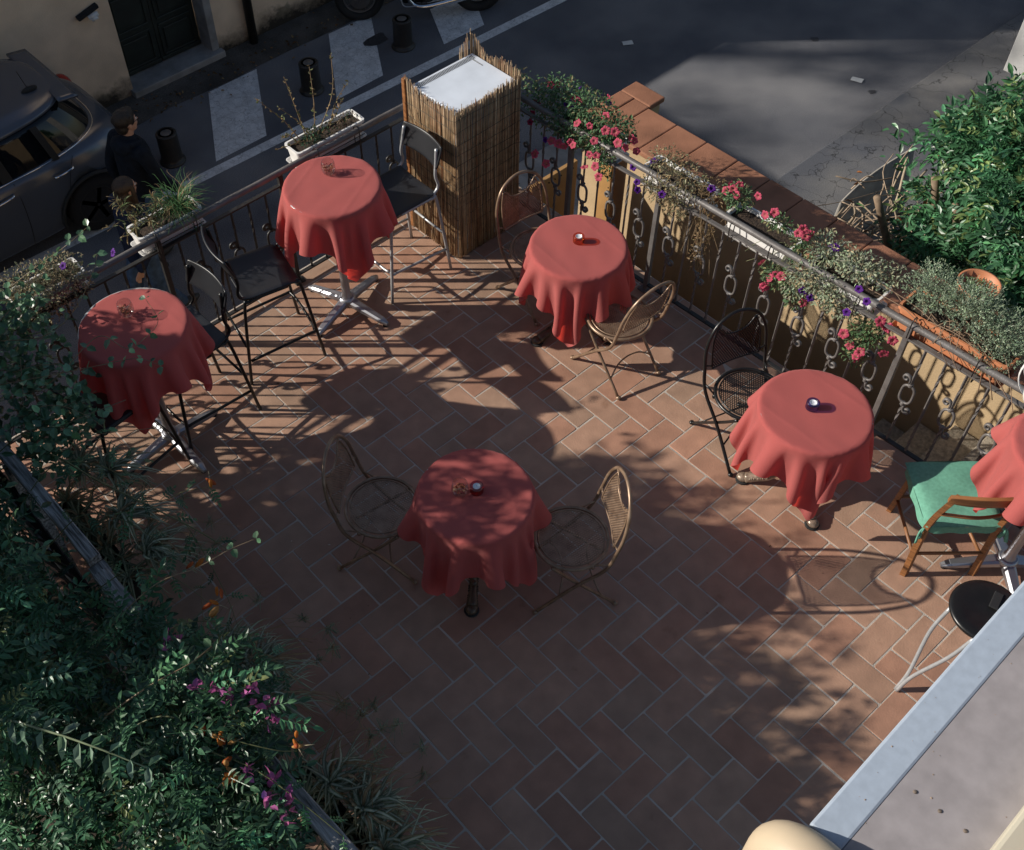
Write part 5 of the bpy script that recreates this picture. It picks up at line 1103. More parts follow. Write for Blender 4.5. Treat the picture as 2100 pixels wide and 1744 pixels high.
# foliage out of view left of the screen, added to shade the terrace floor
vine([((-1.85, 2.55, 1.55), (.28, .36, .55), 170), ((-1.9, 2.0, 1.6), (.28, .45, .5), 190), ((-1.95, 1.4, 1.5), (.25, .4, .5), 150), ((-2.0, 2.4, .8), (.4, .5, .5), 120), ((-1.75, 2.75, 1.95), (.28, .25, .35), 110), ((-1.85, 2.25, 2.05), (.25, .35, .3), 110), ((-2.0, 1.75, 1.95), (.22, .35, .3), 90), ((-2.15, 1.2, 1.7), (.2, .3, .35), 70)], .21, leaflet=.30, k=3)
for k in range(58):
    y_ = rng.uniform(1.6, 3.65); vine([((-2.95 + rng.normal(0, .22), y_, rng.uniform(.7 if y_ < 3.0 else 1.8, 2.40)), (.36, .40, .36), 58)], .28, leaflet=.38, k=3)
obj('added_shade_foliage', b, M['leaf'], t)
def shoot(pts, r=.0035, col=(.16, .17, .075), kind='pinnate', n=9, L=.13, base=(.05, .12, .055), name='shoot', seedend=True):
    S = spline(pts, 8); bb = MB(); bb.tube(S, np.linspace(r, r * .45, len(S)), 6, col=col)
    idx = np.linspace(2, len(S) - 1, n).astype(int); P = S[idx] + rng.normal(0, .004, (n, 3)); Tn = unit(np.gradient(S, axis=0))[idx]; sd = unit(np.cross(Tn, (0, 0, 1.0))) * np.where(np.arange(n) % 2 == 0, 1, -1)[:, None]
    if kind == 'pinnate': pinnate(bb, P, sd + Tn * .6 + rng.normal(0, .2, (n, 3)) - (0, 0, .2), rng.normal(0, .3, (n, 3)) + (0, 0, 1), L * rng.uniform(.7, 1.2, n), 4, .5, shades(n, base, .25), .26)
    elif kind == 'round':
        for sg in (1, -1): leaves(bb, P, sd * sg + Tn * .3 + rng.normal(0, .35, (n, 3)), rng.normal(0, .5, (n, 3)) + (0, 0, .9), L * rng.uniform(.6, 1.2, n), .85, shades(n, base, .3))
    elif kind == 'lance':
        for sg in (1, -1): leaves(bb, P, sd * sg + Tn * .5 - (0, 0, .25), rng.normal(0, .25, (n, 3)) + (0, 0, .8), L * rng.uniform(.8, 1.15, n), .42, shades(n, base, .2), 1.8)
    return obj(name, bb, M['leaf'], t)
shoot([(-1.55, 1.75, 1.1), (-1.37, 1.62, 1.2), (-1.27, 1.26, 1.25), (-1.18, 1.01, 1.25), (-1.09, 0.76, 1.25), (-1.03, 0.63, 1.2)], .006, n=8)
shoot([(-1.19, 1.02, 1.25), (-1.10, 0.93, 1.27), (-1.02, 0.89, 1.3), (-0.91, 0.83, 1.3)], .003, n=5, L=.09)
shoot([(-1.09, 0.76, 1.25), (-1.10, .6, 1.15), (-1.12, .45, 1.0), (-1.16, .33, .85)], .0025, n=6, L=.08)
shoot([(-1.75, .5, 1.2), (-1.58, 0.51, 1.3), (-1.38, 0.48, 1.4), (-1.22, 0.4, 1.45), (-1.08, 0.35, 1.5), (-0.96, 0.32, 1.5)], .0035, (.30, .22, .13), 'round', 7, .045, (.09, .18, .09))
shoot([(-2.35, .35, 1.6), (-2.16, 0.22, 1.63), (-2.04, 0.04, 1.65), (-1.94, -0.13, 1.65), (-1.84, -0.29, 1.6)], .006, (.26, .31, .18), 'lance', 12, .085, (.15, .23, .15))
shoot([(-1.9, .0, 1.4), (-1.69, -0.1, 1.5), (-1.57, -0.31, 1.5), (-1.44, -0.47, 1.45), (-1.37, -0.51, 1.4)], .0035, n=4, L=.08)
shoot([(-1.85, .1, 1.4), (-1.65, .02, 1.53), (-1.50, -.02, 1.56), (-1.38, .02, 1.5)], .0045, (.27, .19, .11), 'round', 4, .05)
shoot([(-1.62, -.30, 1.42), (-1.53, -.48, 1.42), (-1.47, -.68, 1.38), (-1.42, -.85, 1.3)], .0035, n=7, L=.09)
for pts, n, L_ in (([(-1.6, 1.2, 1.1), (-1.42, 1.15, 1.22), (-1.28, 1.0, 1.2), (-1.18, .82, 1.05)], 7, .10), ([(-1.6, 1.5, 1.1), (-1.38, 1.5, 1.22), (-1.2, 1.42, 1.15), (-1.08, 1.3, .95)], 7, .10), ([(-1.6, .8, 1.15), (-1.40, .72, 1.25), (-1.28, .60, 1.2), (-1.2, .45, 1.05)], 7, .10), ([(-1.6, .35, 1.2), (-1.42, .30, 1.32), (-1.28, .22, 1.3), (-1.18, .12, 1.15)], 7, .11), ([(-1.6, 0.1, 1.25), (-1.38, .08, 1.38), (-1.24, 0.0, 1.33), (-1.16, -.1, 1.2)], 7, .11), ([(-1.6, 1.85, 1.1), (-1.36, 1.75, 1.25), (-1.15, 1.6, 1.2), (-1.0, 1.42, 1.0)], 8, .09)): shoot(pts, .003, n=n, L=L_, base=(.075, .165, .08))
# honeysuckle-like stems at the left end
for pts, n in (([(-1.45, 2.2, 1.2), (-1.34, 2.07, 1.3), (-1.14, 1.91, 1.35), (-0.92, 1.8, 1.35), (-0.75, 1.71, 1.35), (-0.67, 1.63, 1.3)], 12), ([(-1.2, 2.35, 1.3), (-1.04, 2.12, 1.4), (-0.85, 2.12, 1.45), (-0.65, 2.25, 1.5), (-0.56, 2.36, 1.5)], 8), ([(-1.2, 2.0, 1.2), (-1.06, 1.94, 1.3), (-0.82, 1.98, 1.35), (-0.77, 1.76, 1.4), (-0.69, 1.75, 1.4), (-0.57, 1.76, 1.45), (-0.53, 1.94, 1.45)], 9), ([(-1.0, 2.9, 1.1), (-0.82, 2.84, 1.2), (-0.71, 2.75, 1.3), (-0.6, 2.66, 1.4), (-0.47, 2.65, 1.45)], 9), ([(-1.5, 2.5, 1.1), (-1.2, 2.45, 1.3), (-1.0, 2.5, 1.35), (-.8, 2.6, 1.3)], 9), ([(-1.5, 1.9, 1.15), (-1.25, 1.85, 1.25), (-1.1, 1.7, 1.2), (-1.0, 1.5, 1.0)], 8), ([(-1.45, 2.3, 1.15), (-1.2, 2.2, 1.2), (-1.0, 2.2, 1.1), (-.85, 2.15, .95)], 9), ([(-1.4, 2.75, 1.1), (-1.1, 2.7, 1.25), (-.95, 2.6, 1.2), (-.9, 2.5, 1.0)], 9)):
    shoot(pts, .0028, (.24, .18, .10), 'round', n, .05, (.11, .22, .12), name='round_leaved_shoot')
b = MB(); P, O = blob_pts([((-1.3, 2.0, 1.15), (.22, .30, .16), 230), ((-1.15, 2.35, 1.15), (.24, .3, .14), 240), ((-1.0, 2.65, 1.15), (.22, .2, .14), 170), ((-1.34, 1.65, 1.15), (.14, .22, .12), 150), ((-1.12, 1.85, 1.1), (.18, .2, .12), 130), ((-1.05, 2.2, .9), (.15, .3, .2), 90)]); leaves(b, P, rand_unit(len(P)), rand_unit(len(P)) * .7 + (0, 0, 1), rng.uniform(.03, .065, len(P)), .85, shades(len(P), (.10, .20, .11), .35)); stems(b, [((-1.5, rng.uniform(1.5, 2.8), 1.1), (rng.uniform(-1.2, -.85), rng.uniform(1.5, 2.7), rng.uniform(.95, 1.3))) for _ in range(22)], .002, (.2, .15, .09)); obj('round_leaves', b, M['leaf'], t)
# orange trumpets and magenta bougainvillea
for (x, y, z, n_) in ((-0.91, 0.83, 1.31, 2), (-1.20, 0.55, 1.2, 2), (-1.24, 0.25, 1.35, 6), (-1.57, -0.32, 1.42, 4), (-1.61, -0.40, 1.42, 6), (-1.63, -0.45, 1.40, 5), (-1.37, -0.50, 1.42, 4), (-1.58, -.27, 1.45, 3)):
    b = MB()
    for k in range(n_):
        d = unit(np.array([.5, -.3, .2]) + rng.normal(0, .7, 3)); p = np.array([x, y, z + .03]) + rng.normal(0, .016, 3); s = rng.uniform(.9, 1.4); c = np.array([(.50, .17, .03), (.42, .10, .03), (.48, .26, .09)][k % 3])
        b.tube([p, p + d * .012 * s, p + d * .03 * s, p + d * .042 * s], [.003, .0075 * s, .0085 * s, .004], 7, col=c)
        if k % 2 == 0: b.tube([p + d * .04 * s, p + d * .085 * s], [.0018, .0015], 5, col=(.42, .36, .24))
    obj('flower_cluster', b, M['petal'], t)
t2 = plant('bougainvillea', 'magenta bougainvillea sprays growing through the trumpet vine', 'plant', (-1.5, -.3, 1.0))
for (x, y, z) in ((-1.47, -0.16, 1.48), (-1.52, -0.1, 1.46), (-1.38, -0.25, 1.48), (-1.38, -0.3, 1.45), (-1.33, -0.31, 1.42), (-1.55, -0.47, 1.40), (-1.51, -0.53, 1.36), (-1.56, -0.59, 1.36), (-1.5, -0.63, 1.34), (-1.48, 0.22, 1.36), (-1.82, 0.98, 1.2), (-1.54, -0.66, 1.3), (-1.37, -0.37, 1.4), (-1.46, -.20, 1.46)):
    b = MB()
    for k in range(9):
        p = np.array([x, y, z + .03]) + rng.normal(0, .011, 3); leaves(b, p[None], rand_unit(1) * .7 + (0.2, 0, .2), rand_unit(1) + (0, 0, .5), rng.uniform(.028, .044, 1), .75, shades(1, (.42, .12, .29), .3))
    obj('flower', b, M['petal'], t2)
b = MB(); stems(b, [((-1.75, -.1, 1.1), (-1.40, -.26, 1.44)), ((-1.75, -.4, 1.1), (-1.52, -.55, 1.34)), ((-1.7, .0, 1.1), (-1.48, .2, 1.34)), ((-1.95, .9, .8), (-1.83, .97, 1.18))], .003, (.2, .14, .08)); obj('stems', b, M['stem'], t2)
# spider plants in troughs along the screen
for lab, tl, y, pts in (('spider plants with dry curling runners in the trough at the left end of the screen', 'dark trough at the left end of the screen under the dry spider plants', 1.60, (((-1.10, 1.72, .70), 60, (.5, .1)), ((-1.18, 1.5, .62), 70, (.4, -.1)), ((-1.2, 1.9, .65), 45, (.4, .2)), ((-1.19, 1.28, .52), 90, (.9, -.1)))),
                   ('spider plants bulging onto the shaded tiles in the middle trough', 'dark trough in the middle of the screen under the bulging spider plants', 0.38, (((-1.20, .52, .50), 80, (.4, 0)), ((-1.14, .36, .50), 110, (.6, -.1)), ((-1.22, .18, .48), 70, (.4, -.1)))),
                   ('pale striped spider plants hanging over the tiles at the near end of the screen', 'dark trough at the near end of the screen under the striped spider plants', -0.50, (((-1.22, -.36, .52), 60, (.5, .1)), ((-1.18, -.55, .52), 120, (.7, -.2)), ((-1.22, -.75, .5), 80, (.5, -.2))))):
    flower_box(tl, (-1.36 + (1.6 - y) * .03, y, .40), PI / 2, m=M['black_metal'], L=.74, W=.17, H=.22, saucer=False, name='planter_trough', group='planter troughs along the screen')
    tp = plant('spider_plant', lab, 'plant', (-1.2, y, .44), 'spider plants along the screen'); b = MB()
    for c, n_, ln in pts: straps(b, c, int(n_ * 1.0), .25, .0078, (.085, .15, .07), lean=ln, up=1.0, pale=(.50, .50, .36))
    for dy in np.linspace(-.33, .33, 6): straps(b, (-1.33, y + dy, .42), 28, .24, .007, (.06, .11, .05), lean=(.25, 0), up=.9)
    obj('leaves', b, M['dull_leaf'], tp)
    b = MB()
    for k in range(26):
        p = np.array([-1.2, y + rng.uniform(-.3, .35), .5]); q = p + np.array([rng.uniform(.15, .5), rng.uniform(-.3, .25), rng.uniform(-.35, .1)])
        b.tube(spline([p, (p + q) / 2 + (0, 0, .10), q], 5), .0014, 4, col=(.30, .20, .10))
        if k % 3 == 0: straps(b, q, 14, .06, .0022, (.12, .17, .09), up=1.0)
    obj('runners', b, M['dull_leaf'], tp)
b = None

# ------------------------------------------------------------------ garden beyond the parapet
t = plant('wisteria_bush', 'big bright green leafy bush in the garden beyond the parapet coping', 'bush', (5.7, .4, GZ))
b = MB()
BB = [((6.45, .72, -.38), (.28, .28, .24), 230), ((6.05, .62, -.3), (.28, .30, .28), 260), ((5.95, .22, -.2), (.34, .34, .28), 300), ((5.62, .02, -.35), (.32, .34, .28), 260), ((6.3, .35, .0), (.36, .36, .25), 280), ((5.4, -.25, -.45), (.30, .30, .25), 220), ((5.1, -.45, -.55), (.30, .28, .25), 190), ((6.5, .98, -.62), (.18, .18, .18), 80), ((5.35, .2, -.8), (.25, .28, .22), 130), ((4.75, -.35, -.9), (.34, .30, .25), 170), ((6.7, .2, -.2), (.4, .45, .3), 220), ((4.45, -.2, -1.1), (.25, .25, .2), 90), ((5.5, -.75, -.4), (.5, .45, .3), 200), ((5.55, .50, -.95), (.32, .25, .22), 150), ((5.9, .78, -.9), (.25, .22, .2), 110), ((5.2, .45, -1.2), (.3, .22, .15), 100), ((4.9, .75, -1.45), (.3, .2, .12), 60)]
P, O = blob_pts(BB); n = len(P); Dv = O * .7 + rand_unit(n) * .8 + (0, 0, -.05); Nn = rand_unit(n) * .5 + (0, 0, 1.) + O * .5
pinnate(b, P, Dv, Nn, .21 * rng.uniform(.6, 1.2, n), 3, .48, shades(n, (.058, .16, .074), .40, (.18, .25, .09), .14), .36); obj('foliage', b, M['leaf'], t)
b = MB()
for k in range(70):
    p = np.array([rng.uniform(4.6, 6.2), rng.uniform(-.6, .75), rng.uniform(-1.9, -1.3)]); q = p + np.array([rng.normal(0, .35), rng.normal(-.1, .25), rng.uniform(.2, .75)])
    S = spline([p, (p + q) / 2 + rng.normal(0, .08, 3), q], 5); b.tube(S, np.linspace(.014, .005, len(S)) * rng.uniform(.5, 1.1), 6, col=np.array([.24, .17, .11]) * rng.uniform(.7, 1.3))
for k in range(5): p = np.array([5.6 + .1 * k, .3 + rng.normal(0, .12), GZ + .02]); q = p + np.array([rng.normal(0, .3), rng.normal(0, .3), 1.6]); b.tube(spline([p, (p + q) / 2 + rng.normal(0, .1, 3), q], 6), .03, 8, col=(.22, .16, .11))
obj('branches', b, M['stem'], t)
t = thing('cut_branches', 'tangle of bare cut branches lying between the grey sheet and the green bush', 'branches', (5.6, 1.1, GZ))
b = MB()
for (p, q, r) in (((5.2, 1.0, -1.6), (6.3, 1.30, -1.0), .018), ((5.0, 1.35, -1.7), (6.4, 1.15, -1.0), .016), ((6.1, 1.2, -1.8), (6.46, 1.38, -1.02), .012), ((5.05, 1.25, -1.3), (5.9, .7, -1.2), .018), ((4.7, 1.2, -1.5), (5.8, 1.5, -1.3), .016), ((4.5, .9, -1.5), (4.3, .3, -1.2), .022), ((5.9, 1.55, -1.75), (5.85, 1.45, -1.25), .015), ((4.35, .55, -.9), (4.05, .1, -.85), .020)):
    p = np.array(p); q = np.array(q); S = spline([p, p + (q - p) * .35 + rng.normal(0, .05, 3), p + (q - p) * .7 + rng.normal(0, .05, 3), q], 5); b.tube(S, np.linspace(r, r * .6, len(S)), 8, col=np.array([.36, .29, .21]) * rng.uniform(.8, 1.15))
for k in range(260):
    p = np.array([rng.uniform(4.3, 6.5), 0, rng.uniform(-2.05, -1.15)]); p[1] = .88 + (p[0] - 5.2) * .25 + rng.normal(0, .30); q = p + np.array([rng.normal(0, .42), rng.normal(0, .32), rng.uniform(-.18, .22)])
    b.tube(spline([p, (p + q) / 2 + rng.normal(0, .04, 3), q], 4), rng.uniform(.003, .009), 5, col=np.array([.33, .25, .18]) * rng.uniform(.6, 1.25))
obj('branch_tangle', b, M['stem'], t)
b = MB(); n = 60; leaves(b, np.stack([rng.normal(5.7, .5, n), rng.normal(1.1, .25, n), rng.uniform(-1.3, -.9, n)], 1), rand_unit(n), rand_unit(n) + (0, 0, .8), rng.uniform(.05, .10, n), .45, shades(n, (.22, .09, .03), .3, (.06, .14, .05), .35))
P = np.array([6.48, 1.42, -.98]) + rng.normal(0, .11, (26, 3)); leaves(b, P, rand_unit(26) + (0.3, .3, .2), rand_unit(26) * .4 + (0, 0, 1), rng.uniform(.08, .13, 26), .45, shades(26, (.05, .15, .06), .2)); obj('leaves', b, M['leaf'], t)
t = thing('grey_sheet', 'curved grey weathered sheet leaning among the cut branches', 'panel', (6.6, 1.68, GZ))
b = MB(); b.grid(lambda u, v: (6.15 + .95 * u, 1.62 - .12 * u + .05 * math.sin(PI * u) + .12 * v, GZ + .06 + v * (.50 + .26 * u) * min(1, .62 + 8 * u)), 16, 8); o = obj('sheet', b, M['board'], t); s_ = o.modifiers.new('thickness', 'SOLIDIFY'); s_.thickness = .015
b = MB(); n = 2600; P = np.stack([rng.uniform(3.85, 9.6, n), rng.uniform(-4.5, 1.2, n), np.full(n, GZ + .12) + rng.uniform(0, .12, n)], 1)
k_ = P[:, 0] < 7.5; P = P[k_]; n = len(P); leaves(b, P, rand_unit(n) * (1, 1, .3), rand_unit(n) * .5 + (0, 0, 1), rng.uniform(.04, .09, n), .5, shades(n, (.035, .085, .035), .4, (.2, .12, .05), .25)); tag(obj('ground_cover', b, M['leaf'], None), 'low leaves and litter on the garden soil beyond the parapet', 'plants', kind='stuff')
b = MB(); n = 330; x = rng.uniform(-1, 9, n); y = 8.33 + rng.normal(0, .10, n) + (rng.random(n) < .4) * rng.uniform(0, .4, n); P = np.stack([x, np.minimum(y, 8.72), np.full(n, GZ + .03)], 1)
leaves(b, P, rand_unit(n) * (1, 1, .2), rand_unit(n) * .4 + (0, 0, 1), rng.uniform(.03, .06, n), .6, shades(n, (.14, .075, .03), .4, (.25, .17, .08), .2)); tag(obj('fallen_leaves', b, M['dull_leaf'], None), 'brown fallen leaves along the foot of the ochre house', 'leaves', kind='stuff')
b = MB(); n = 46; P = np.stack([rng.uniform(-1.0, 2.4, n), rng.uniform(-2.0, 2.6, n), np.full(n, .004)], 1); k_ = rng.random(n) < .5; P[k_, 0] = -1.0 + rng.random(k_.sum()) ** 2 * .9; n = len(P)
leaves(b, P, rand_unit(n) * (1, 1, .1), rand_unit(n) * .3 + (0, 0, 1), rng.uniform(.006, .02, n), .6, shades(n, (.16, .09, .05), .4, (.4, .36, .3), .3)); tag(obj('floor_crumbs', b, M['dull_leaf'], None), 'tiny dry leaf crumbs scattered on the terrace tiles', 'litter', kind='stuff')
# a tree standing behind the low roof: its shade dapples the road
t = plant('street_tree', 'tall leafy tree standing far behind the low roof across the street', 'tree', (-10.8, 22.1, GZ))
b = MB(); b.tube(spline([(-10.8, 22.1, GZ), (-10.7, 22.1, 3), (-10.9, 22.0, 7), (-10.8, 22.1, 11)], 6), np.linspace(.28, .09, 19), 10, col=(.2, .15, .1))
for k in range(14): p = np.array([-10.8, 22.05, rng.uniform(8, 10.8)]); q = p + np.array([rng.normal(0, 1.2), rng.normal(0, 1.2), rng.uniform(.3, 1.6)]); b.tube(spline([p, (p + q) / 2 + (0, 0, .2), q], 5), np.linspace(.07, .02, 11), 6, col=(.2, .15, .1))
obj('trunk', b, M['stem'], t)
b = MB(); BB = []
for k in range(24): s_ = rng.normal(0, 1.6); BB.append(((-10.8 + .678 * s_ + rng.normal(0, .5), 22.1 + .735 * s_ + rng.normal(0, .5), 11.35 + rng.normal(0, .80)), (.55, .55, .20), 105))
foliage(b, BB, .16, .5, (.05, .11, .04)); obj('crown', b, M['leaf'], t)
# ================================================================== STREET: bollards, car, motorcycle, people
def bollard(label, loc):
    t = thing('bollard', label, 'bollard', loc, 0, 'cast iron bollards along the road edge')
    b = MB(); b.lathe([(.145, 0), (.145, .012), (.128, .03), (.120, .035), (.117, .06), (.114, .335), (.116, .35), (.115, .362), (.108, .369), (.085, .370)], n=40); V = b.v[0]
    rr = np.hypot(V[:, 0], V[:, 1]); th = np.arctan2(V[:, 1], V[:, 0]); k = np.where((V[:, 2] > .05) & (V[:, 2] < .34), 1 - .018 * (np.cos(th * 20) > 0), 1); V[:, :2] *= k[:, None]
    obj('body', b, M['black_iron'], t, world=False)
    b = MB(); b.lathe([(.085, .370), (.080, .366), (.05, .372), (.0, .375)], n=32); obj('cap', b, M['rail_iron'], t, world=False)
bollard('black fluted bollard right in front of the two passers-by', (2.17, 7.46, GZ))
bollard('black fluted bollard between two zebra stripes above the box of dry twigs', (4.09, 7.46, GZ))
bollard('black fluted bollard in front of the parked motorcycle', (5.45, 7.42, GZ))

# ---- grey hatchback parked along the house, tail to the right
CX, CY, CZ_ = -0.20, 7.82, GZ
t = thing('parked_car', 'dark grey hatchback with a rounded glasshouse and chrome waistline parked by the ochre house', 'car', (CX, CY, CZ_))
O = lambda n, b, m, p=t: obj(n, b, m, p, world=False)
LH, WH = 1.93, 0.875
def outline(l0, l1, w_, e, n=64, zf=None):
    P = []
    for k in range(n):
        a_ = 2 * PI * k / n; c, s = math.cos(a_), math.sin(a_); x = abs(c) ** (2 / e) * (l1 if c > 0 else -l0); y = abs(s) ** (2 / e) * w_ * (1 if s > 0 else -1); P.append((x, y))
    return P
def loft(levels):
    b = MB(); n = 64; V = []
    for (l0, l1, w_, e, z, dz) in levels:
        for (x, y) in outline(-l0 if l0 > 0 else l0, l1, w_, e, n): V.append((x, y, z + dz(x)))
    return b, V, n
def body():
    lev = [(.19, 1.80, 1.80, .80), (.24, 1.88, 1.86, .845), (.36, 1.93, 1.92, .865), (.52, 1.93, 1.94, .875), (.66, 1.90, 1.93, .872), (.80, 1.86, 1.89, .855), (.90, 1.80, 1.83, .83), (.955, 1.72, 1.75, .80), (.975, 1.5, 1.6, .74), (.98, .9, 1.2, .5)]
    n = 72; V = []
    for (z, lf, lr, w_) in lev:
        for k in range(n):
            a_ = 2 * PI * k / n; c, s = math.cos(a_), math.sin(a_); e = 4.2
            x = abs(c) ** (2 / e) * (lr if c > 0 else -lf); y = abs(s) ** (2 / e) * w_ * (1 if s > 0 else -1)
            zz = z
            if x < -.75 and z > .6: zz -= .20 * min(1, (-x - .75) / 1.1) * (z - .6) / .38
            V.append((x, y, zz))
    m = len(lev); b = MB(); F = [(i * n + k, i * n + (k + 1) % n, (i + 1) * n + (k + 1) % n, (i + 1) * n + k) for i in range(m - 1) for k in range(n)] + [tuple(range(n - 1, -1, -1)), tuple((m - 1) * n + k for k in range(n))]
    b.add(V, F, None, True); return b
bo = O('body', body(), M['car_paint'])
WX = (-1.28, 1.25)
cut = MB()
for x in WX:
    for sg in (-1, 1): cut.tube([(x, sg * .55, .30), (x, sg * 1.1, .30)], .385, 40, smooth=False)
co = O('wheel_cutter', cut, M['dark']); bm_ = bo.modifiers.new('arches', 'BOOLEAN'); bm_.object = co; bm_.operation = 'DIFFERENCE'; bm_.solver = 'EXACT'
baked(bo); bpy.data.objects.remove(co)
for sg in (-1, 1):
    for x in WX:
        b = MB(); b.tube([(x + .40 * math.cos(a_), sg * .868, .30 + .40 * math.sin(a_)) for a_ in [R(-8) + (R(196)) * i / 24 for i in range(25)]], .030, 6, ry=.6); O('arch_trim', b, M['rubber'])
        wt = MB(); wt.lathe([(.21, -.09), (.29, -.095), (.312, -.07), (.315, 0), (.312, .07), (.29, .095), (.21, .09)], n=40); V = wt.v[0].copy(); wt.v[0] = np.stack([x + V[:, 0], sg * .76 + V[:, 2], .315 + V[:, 1]], 1)
        w_ = O('wheel', wt, M['dark']); r = MB(); r.lathe([(.205, -.05), (.21, .09), (.195, .092), (.19, .05), (.04, .06), (.03, .075), (0, .075)], n=40)
        V = r.v[0].copy(); r.v[0] = np.stack([x + V[:, 0], sg * (.76 + V[:, 2]), .315 + V[:, 1]], 1)
        for k in range(5): a_ = 2 * PI * k / 5; r.box((x + .11 * math.cos(a_), sg * .84, .315 + .11 * math.sin(a_)), (.19, .02, .045), rot=((math.cos(a_), 0, -math.sin(a_)), (0, 1, 0), (math.sin(a_), 0, math.cos(a_))))
        O('rim', r, M['rubber'], w_)
# glasshouse, roof and trims
def ringp(lf, lr, w_, z, e=4.2, n=72, tail=0.0):
    P = []
    for k in range(n):
        a_ = 2 * PI * k / n; c, s = math.cos(a_), math.sin(a_); P.append((abs(c) ** (2 / e) * (lr if c > 0 else -lf), abs(s) ** (2 / e) * w_ * (1 if s > 0 else -1), z))
    return P
def stack(rings, cap_top=True):
    n = len(rings[0]); b = MB(); V = [p for r_ in rings for p in r_]; m = len(rings); F = [(i * n + k, i * n + (k + 1) % n, (i + 1) * n + (k + 1) % n, (i + 1) * n + k) for i in range(m - 1) for k in range(n)]
    if cap_top: F.append(tuple((m - 1) * n + k for k in range(n)))
    b.add(V, F, None, True); return b
O('windows', stack([ringp(.98, 1.64, .775, .955, 3.6), ringp(.82, 1.55, .745, 1.10, 3.6), ringp(.62, 1.42, .70, 1.28, 3.6), ringp(.5, 1.36, .675, 1.335, 3.6)]), M['car_glass'])
O('roof', stack([ringp(.46, 1.36, .672, 1.325, 3.4), ringp(.50, 1.44, .69, 1.345, 3.4), ringp(.46, 1.42, .68, 1.372, 3.4), ringp(.38, 1.34, .62, 1.402, 3.2), ringp(.25, 1.1, .48, 1.422, 3.0), ringp(.1, .7, .25, 1.43, 2.6)]), M['car_paint'])
b = MB(); b.tube(ringp(1.02, 1.665, .792, .962, 3.6), .010, 6, closed=True); O('waist_trim', b, M['chrome'])
for sg in (-1, 1):
    for (x0, x1, wv) in ((.50, .44, .055), (1.02, .93, .035)):
        b = MB(); V = []
        for z, w_ in ((.96, .778), (1.10, .7475), (1.28, .7025), (1.33, .680)):
            u = (z - .96) / .37; xc = x0 + (x1 - x0) * u; V += [(xc - wv, sg * (w_ + .004), z), (xc + wv, sg * (w_ + .004), z)]
        b.add(V, [(2 * i, 2 * i + 1, 2 * i + 3, 2 * i + 2) for i in range(3)]); O('pillar', b, M['rubber'])
    for xs in ((.535, .535, .52, .50), (-.55, -.55, -.55, -.56), (1.17, 1.05, .97, .90)):
        b = MB(); P = []
        for z, x_ in zip((.945, .74, .45, .24), xs):
            w_ = np.interp(z, (.24, .36, .52, .66, .80, .90, .955), (.845, .865, .875, .872, .855, .83, .80)); P.append((x_, sg * (w_ + .0005), z))
        b.tube(spline(P, 5), .004, 5); O('door_gap', b, M['dark'])
    for x in (1.03, .39):
        b = MB(); b.tube(spline([(x - .11, sg * .848, .845), (x - .09, sg * .882, .85), (x + .07, sg * .880, .865), (x + .09, sg * .845, .868)], 5), .012, 8); O('door_handle', b, M['chrome'])
b = MB(); b.grid(lambda u, v: (1.30 + .20 * v, (u - .5) * 1.10, 1.372 - .030 * v - .012 * (2 * u - 1) ** 2), 16, 4); o = O('spoiler', b, M['car_paint']); s_ = o.modifiers.new('thickness', 'SOLIDIFY'); s_.thickness = .025
b = MB(); b.box((1.55, .25, 1.16), (.02, .42, .02), rot=((1, 0, 0), (0, .94, -.34), (0, .34, .94))); b.ell((1.60, .06, 1.08), (.05, .04, .035), 10, 8); O('rear_wiper', b, M['rubber'])
b = MB(); b.ell((1.16, -.53 + .28, 1.425), (.085, .03, .035), 12, 8); b.tube([(1.15, -.25, 1.44), (1.10, -.26, 1.66)], .004, 6); O('aerial', b, M['rubber'])
for sg in (-1, 1): b = MB(); b.ell((1.80, sg * .66, .72), (.10, .16, .13), 14, 10); O('tail_light', b, M['red_lens'])

# ---- motorcycle at the top edge, only its lower half in the picture
t = thing('parked_motorcycle', 'black motorcycle parked on the road edge at the top of the picture', 'motorcycle', (6.06, 7.83, GZ), math.atan2(-.874, 1.256))
O = lambda n, b, m, p=t: obj(n, b, m, p, world=False)
for x, wd in ((-.74, .055), (.74, .07)):
    b = MB(); b.tube([(x + .255 * math.cos(2 * PI * i / 40), 0, .30 + .255 * math.sin(2 * PI * i / 40)) for i in range(40)], wd, 10, closed=True, ry=1.0); wh = O('wheel', b, M['rubber'])
    b = MB(); b.tube([(x + .20 * math.cos(2 * PI * i / 30), 0, .30 + .20 * math.sin(2 * PI * i / 30)) for i in range(30)], .016, 6, closed=True)
    for k in range(5): a_ = 2 * PI * k / 5; b.tube([(x, .015, .30), (x + .2 * math.cos(a_), .0, .30 + .2 * math.sin(a_))], .012, 6)
    b.tube([(x, -.07, .30), (x, .07, .30)], .035, 12); O('rim', b, M['alu'] if x > 0 else M['rail_iron'], wh)
    b = MB(); b.tube([(x, -.045, .30), (x, -.05, .30)], .13, 24); O('brake_disc', b, M['rail_iron'], wh)
b = MB(); b.grid(lambda u, v: (-.74 + .33 * math.cos(R(30) + R(130) * u), (v - .5) * .13, .30 + .33 * math.sin(R(30) + R(130) * u)), 14, 4); o = O('front_fender', b, M['black_metal']); o.modifiers.new('thickness', 'SOLIDIFY').thickness = .006
b = MB()
for sg in (-1, 1): b.tube([(-.74, sg * .085, .30), (-.45, sg * .085, .92)], .022, 8)
O('fork', b, M['rail_iron'])
